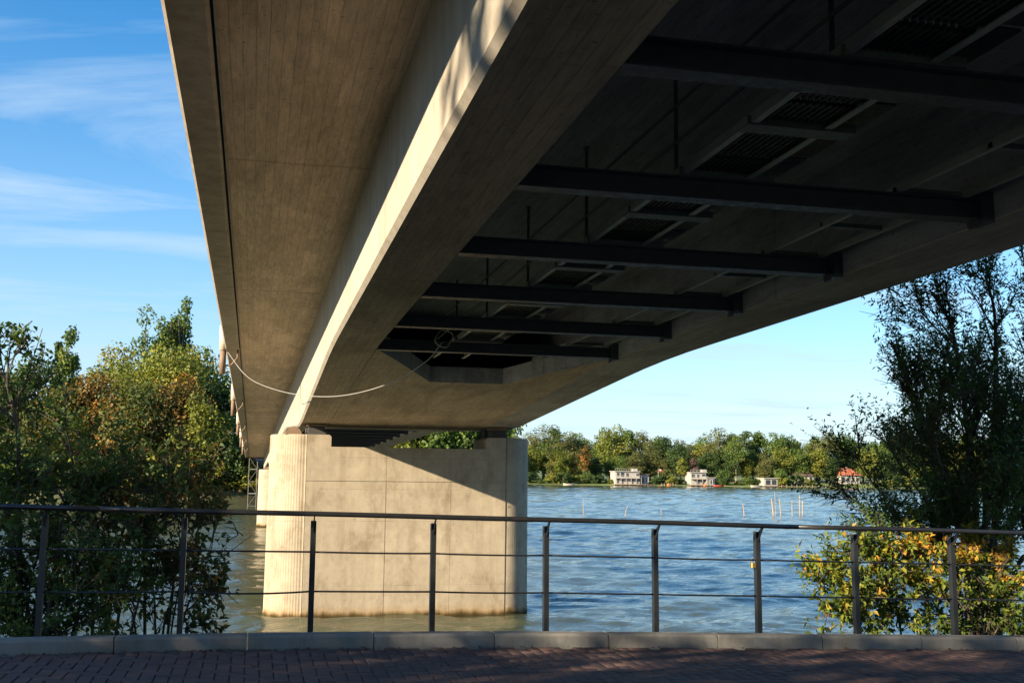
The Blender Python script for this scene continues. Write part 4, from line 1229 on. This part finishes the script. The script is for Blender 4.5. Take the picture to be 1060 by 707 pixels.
# ------------------------------------------------------------------ near vegetation, right of the bridge
b = (9.15, 12.9, near_ground(9.15, 12.0)-.1)
R_ = [([(990, 600), (955, 560), (920, 520), (885, 470), (893, 420)], .35), ([(985, 600), (950, 560), (905, 530), (872, 515)], .3), ([(1000, 560), (975, 480), (950, 420), (935, 375)], .9), ([(1010, 540), (1000, 430), (985, 340), (962, 300)], 1.1), ([(1020, 540), (1030, 420), (1030, 330), (1020, 285)], 1.1),
      ([(1030, 540), (1060, 420), (1070, 330), (1062, 268)], 1.1), ([(1040, 560), (1090, 460), (1110, 380)], 1.0), ([(1000, 570), (960, 520), (935, 485), (915, 450)], .45), ([(1005, 560), (980, 500), (965, 440), (985, 390)], .8), ([(1030, 560), (1035, 500), (1010, 450), (1000, 400)], .8),
      ([(1040, 570), (1060, 520), (1050, 470), (1060, 430)], .8), ([(1000, 590), (960, 570), (935, 555), (912, 545)], .45), ([(1010, 585), (1000, 555), (985, 530), (960, 500)], .7), ([(1030, 590), (1050, 560), (1070, 540)], .6), ([(1000, 500), (1010, 400), (960, 330), (940, 318)], .6), ([(1000, 520), (960, 460), (945, 420), (950, 400)], .6),
      ([(990, 590), (970, 575), (955, 560), (935, 548)], .8), ([(1000, 590), (985, 575), (975, 545), (950, 530)], .8), ([(1020, 590), (1010, 565), (1000, 540), (1010, 505)], .9), ([(1040, 590), (1045, 570), (1030, 545), (1040, 510)], .9), ([(1050, 595), (1070, 575), (1065, 550), (1080, 500)], .9), ([(1010, 570), (1040, 520), (1045, 480), (1030, 440)], .9), ([(1000, 560), (990, 510), (965, 480), (960, 450)], .9), ([(1030, 540), (1060, 480), (1075, 440), (1060, 380)], .9), ([(1020, 520), (1000, 460), (1010, 420), (985, 370)], .9)]
branch_tree(61, b, stems_at(b, 12.3, R_, .9, 5), LEAF['gloss'], .068, 12, 'lakeside_tree', 'large shaded lakeside tree with fine dark leaves right of the bridge', 'tree', .42, (20, 9), .36, .33, .22, .10, (.45, .18), .05, start=.3, blen=(.06, .17))
b = (7.6, 11.5, near_ground(7.6, 11.5)-.1)
Q_ = [([(880, 640), (870, 610), (866, 585)], .6), ([(900, 640), (890, 600), (885, 575)], .6), ([(930, 640), (925, 600), (915, 572)], .7), ([(960, 640), (960, 600), (955, 572)], .7), ([(990, 640), (995, 600), (1000, 570)], .7), ([(1020, 640), (1030, 605), (1045, 580)], .7), ([(1040, 640), (1065, 615), (1080, 590)], .6), ([(900, 650), (880, 640), (868, 630)], .5), ([(950, 655), (930, 635), (925, 620)], .5), ([(990, 655), (980, 635), (985, 620)], .5), ([(1030, 655), (1045, 640), (1060, 630)], .5), ([(890, 650), (872, 605), (856, 578)], .3)]
branch_tree(62, b, stems_at(b, 11.2, Q_, .4, 6), LEAF['autumn'], .075, 8, 'autumn_bush', 'sunlit bush with green and orange leaves below the lakeside tree', 'bush', .20, (16, 9), .6, .48, .15, .12, (.38, .2), .022,
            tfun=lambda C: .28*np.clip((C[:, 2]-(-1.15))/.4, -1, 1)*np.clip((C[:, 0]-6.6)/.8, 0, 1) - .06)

# ------------------------------------------------------------------ trees on the bank behind and left, out of the picture, that shade the path
shade = [far_tree_meshes(700+i, LEAF['mid'], 8.6, 3.4, 3.2, .22, 5200, 60, .12, 'round') for i in range(2)]
for i, (x, y, h, s) in enumerate(((-14.0, -12.5, 12.0, 1.0), (-14.5, -6.4, 12.2, .95), (-13.2, -3.1, 9.6, .95), (-13.6, 3.2, 7.4, 1.1), (-11.2, 6.9, 6.4, 1.0), (-19, 1.0, 8.8, 1.2), (-13.0, .4, 7.1, 1.0), (-10.5, 2.6, 5.6, 1.0))):
    plant_tree('bank_tree', 'leafy tree on the near bank beside the footpath', shade[i % 2], (x, y+1.2, near_ground(x, min(y+1.2, 9))-.1), h/8.6, i*1.7, 'trees on the near bank', sx=s)

hi = far_tree_meshes(760, LEAF['mid'], 14.5, 2.9, 2.9, .26, 2000, 38, .60, 'round')
plant_tree('bank_tree', 'tall high crowned tree on the near bank beside the footpath', hi, (-15.2, -3.9, near_ground(-15, 0)-.1), 1.0, .7, None)

# ------------------------------------------------------------------ fallen leaves along the kerb
g = np.random.default_rng(77); n = 420
x = np.where(g.random(n) < .6, g.normal(-.6, .9, n), g.uniform(-3, 9, n)); y = 9.185 - np.abs(g.normal(0, .06, n)) - (g.random(n) < .12)*g.uniform(0, 1.2, n)
C = np.stack([x, y, np.array([pave_z(v) for v in x]) + .006], 1)
A = np.stack([g.normal(size=n), g.normal(size=n), g.normal(0, .12, n)], 1); N = np.array([0, 0, 1.0]) + g.normal(0, .25, (n, 3)); s = g.uniform(.012, .038, n)
V, F, tt = leaf_arrays(C, A, N, s, s*.6, g.random(n))
o = bpy.data.objects.new('leaf_litter', np_mesh('leaf_litter', V, F, LEAF['litter'], tt)); COL.objects.link(o)
tag(o, 'dry brown leaf litter swept against the kerb on the paving', 'leaf litter', kind='stuff')
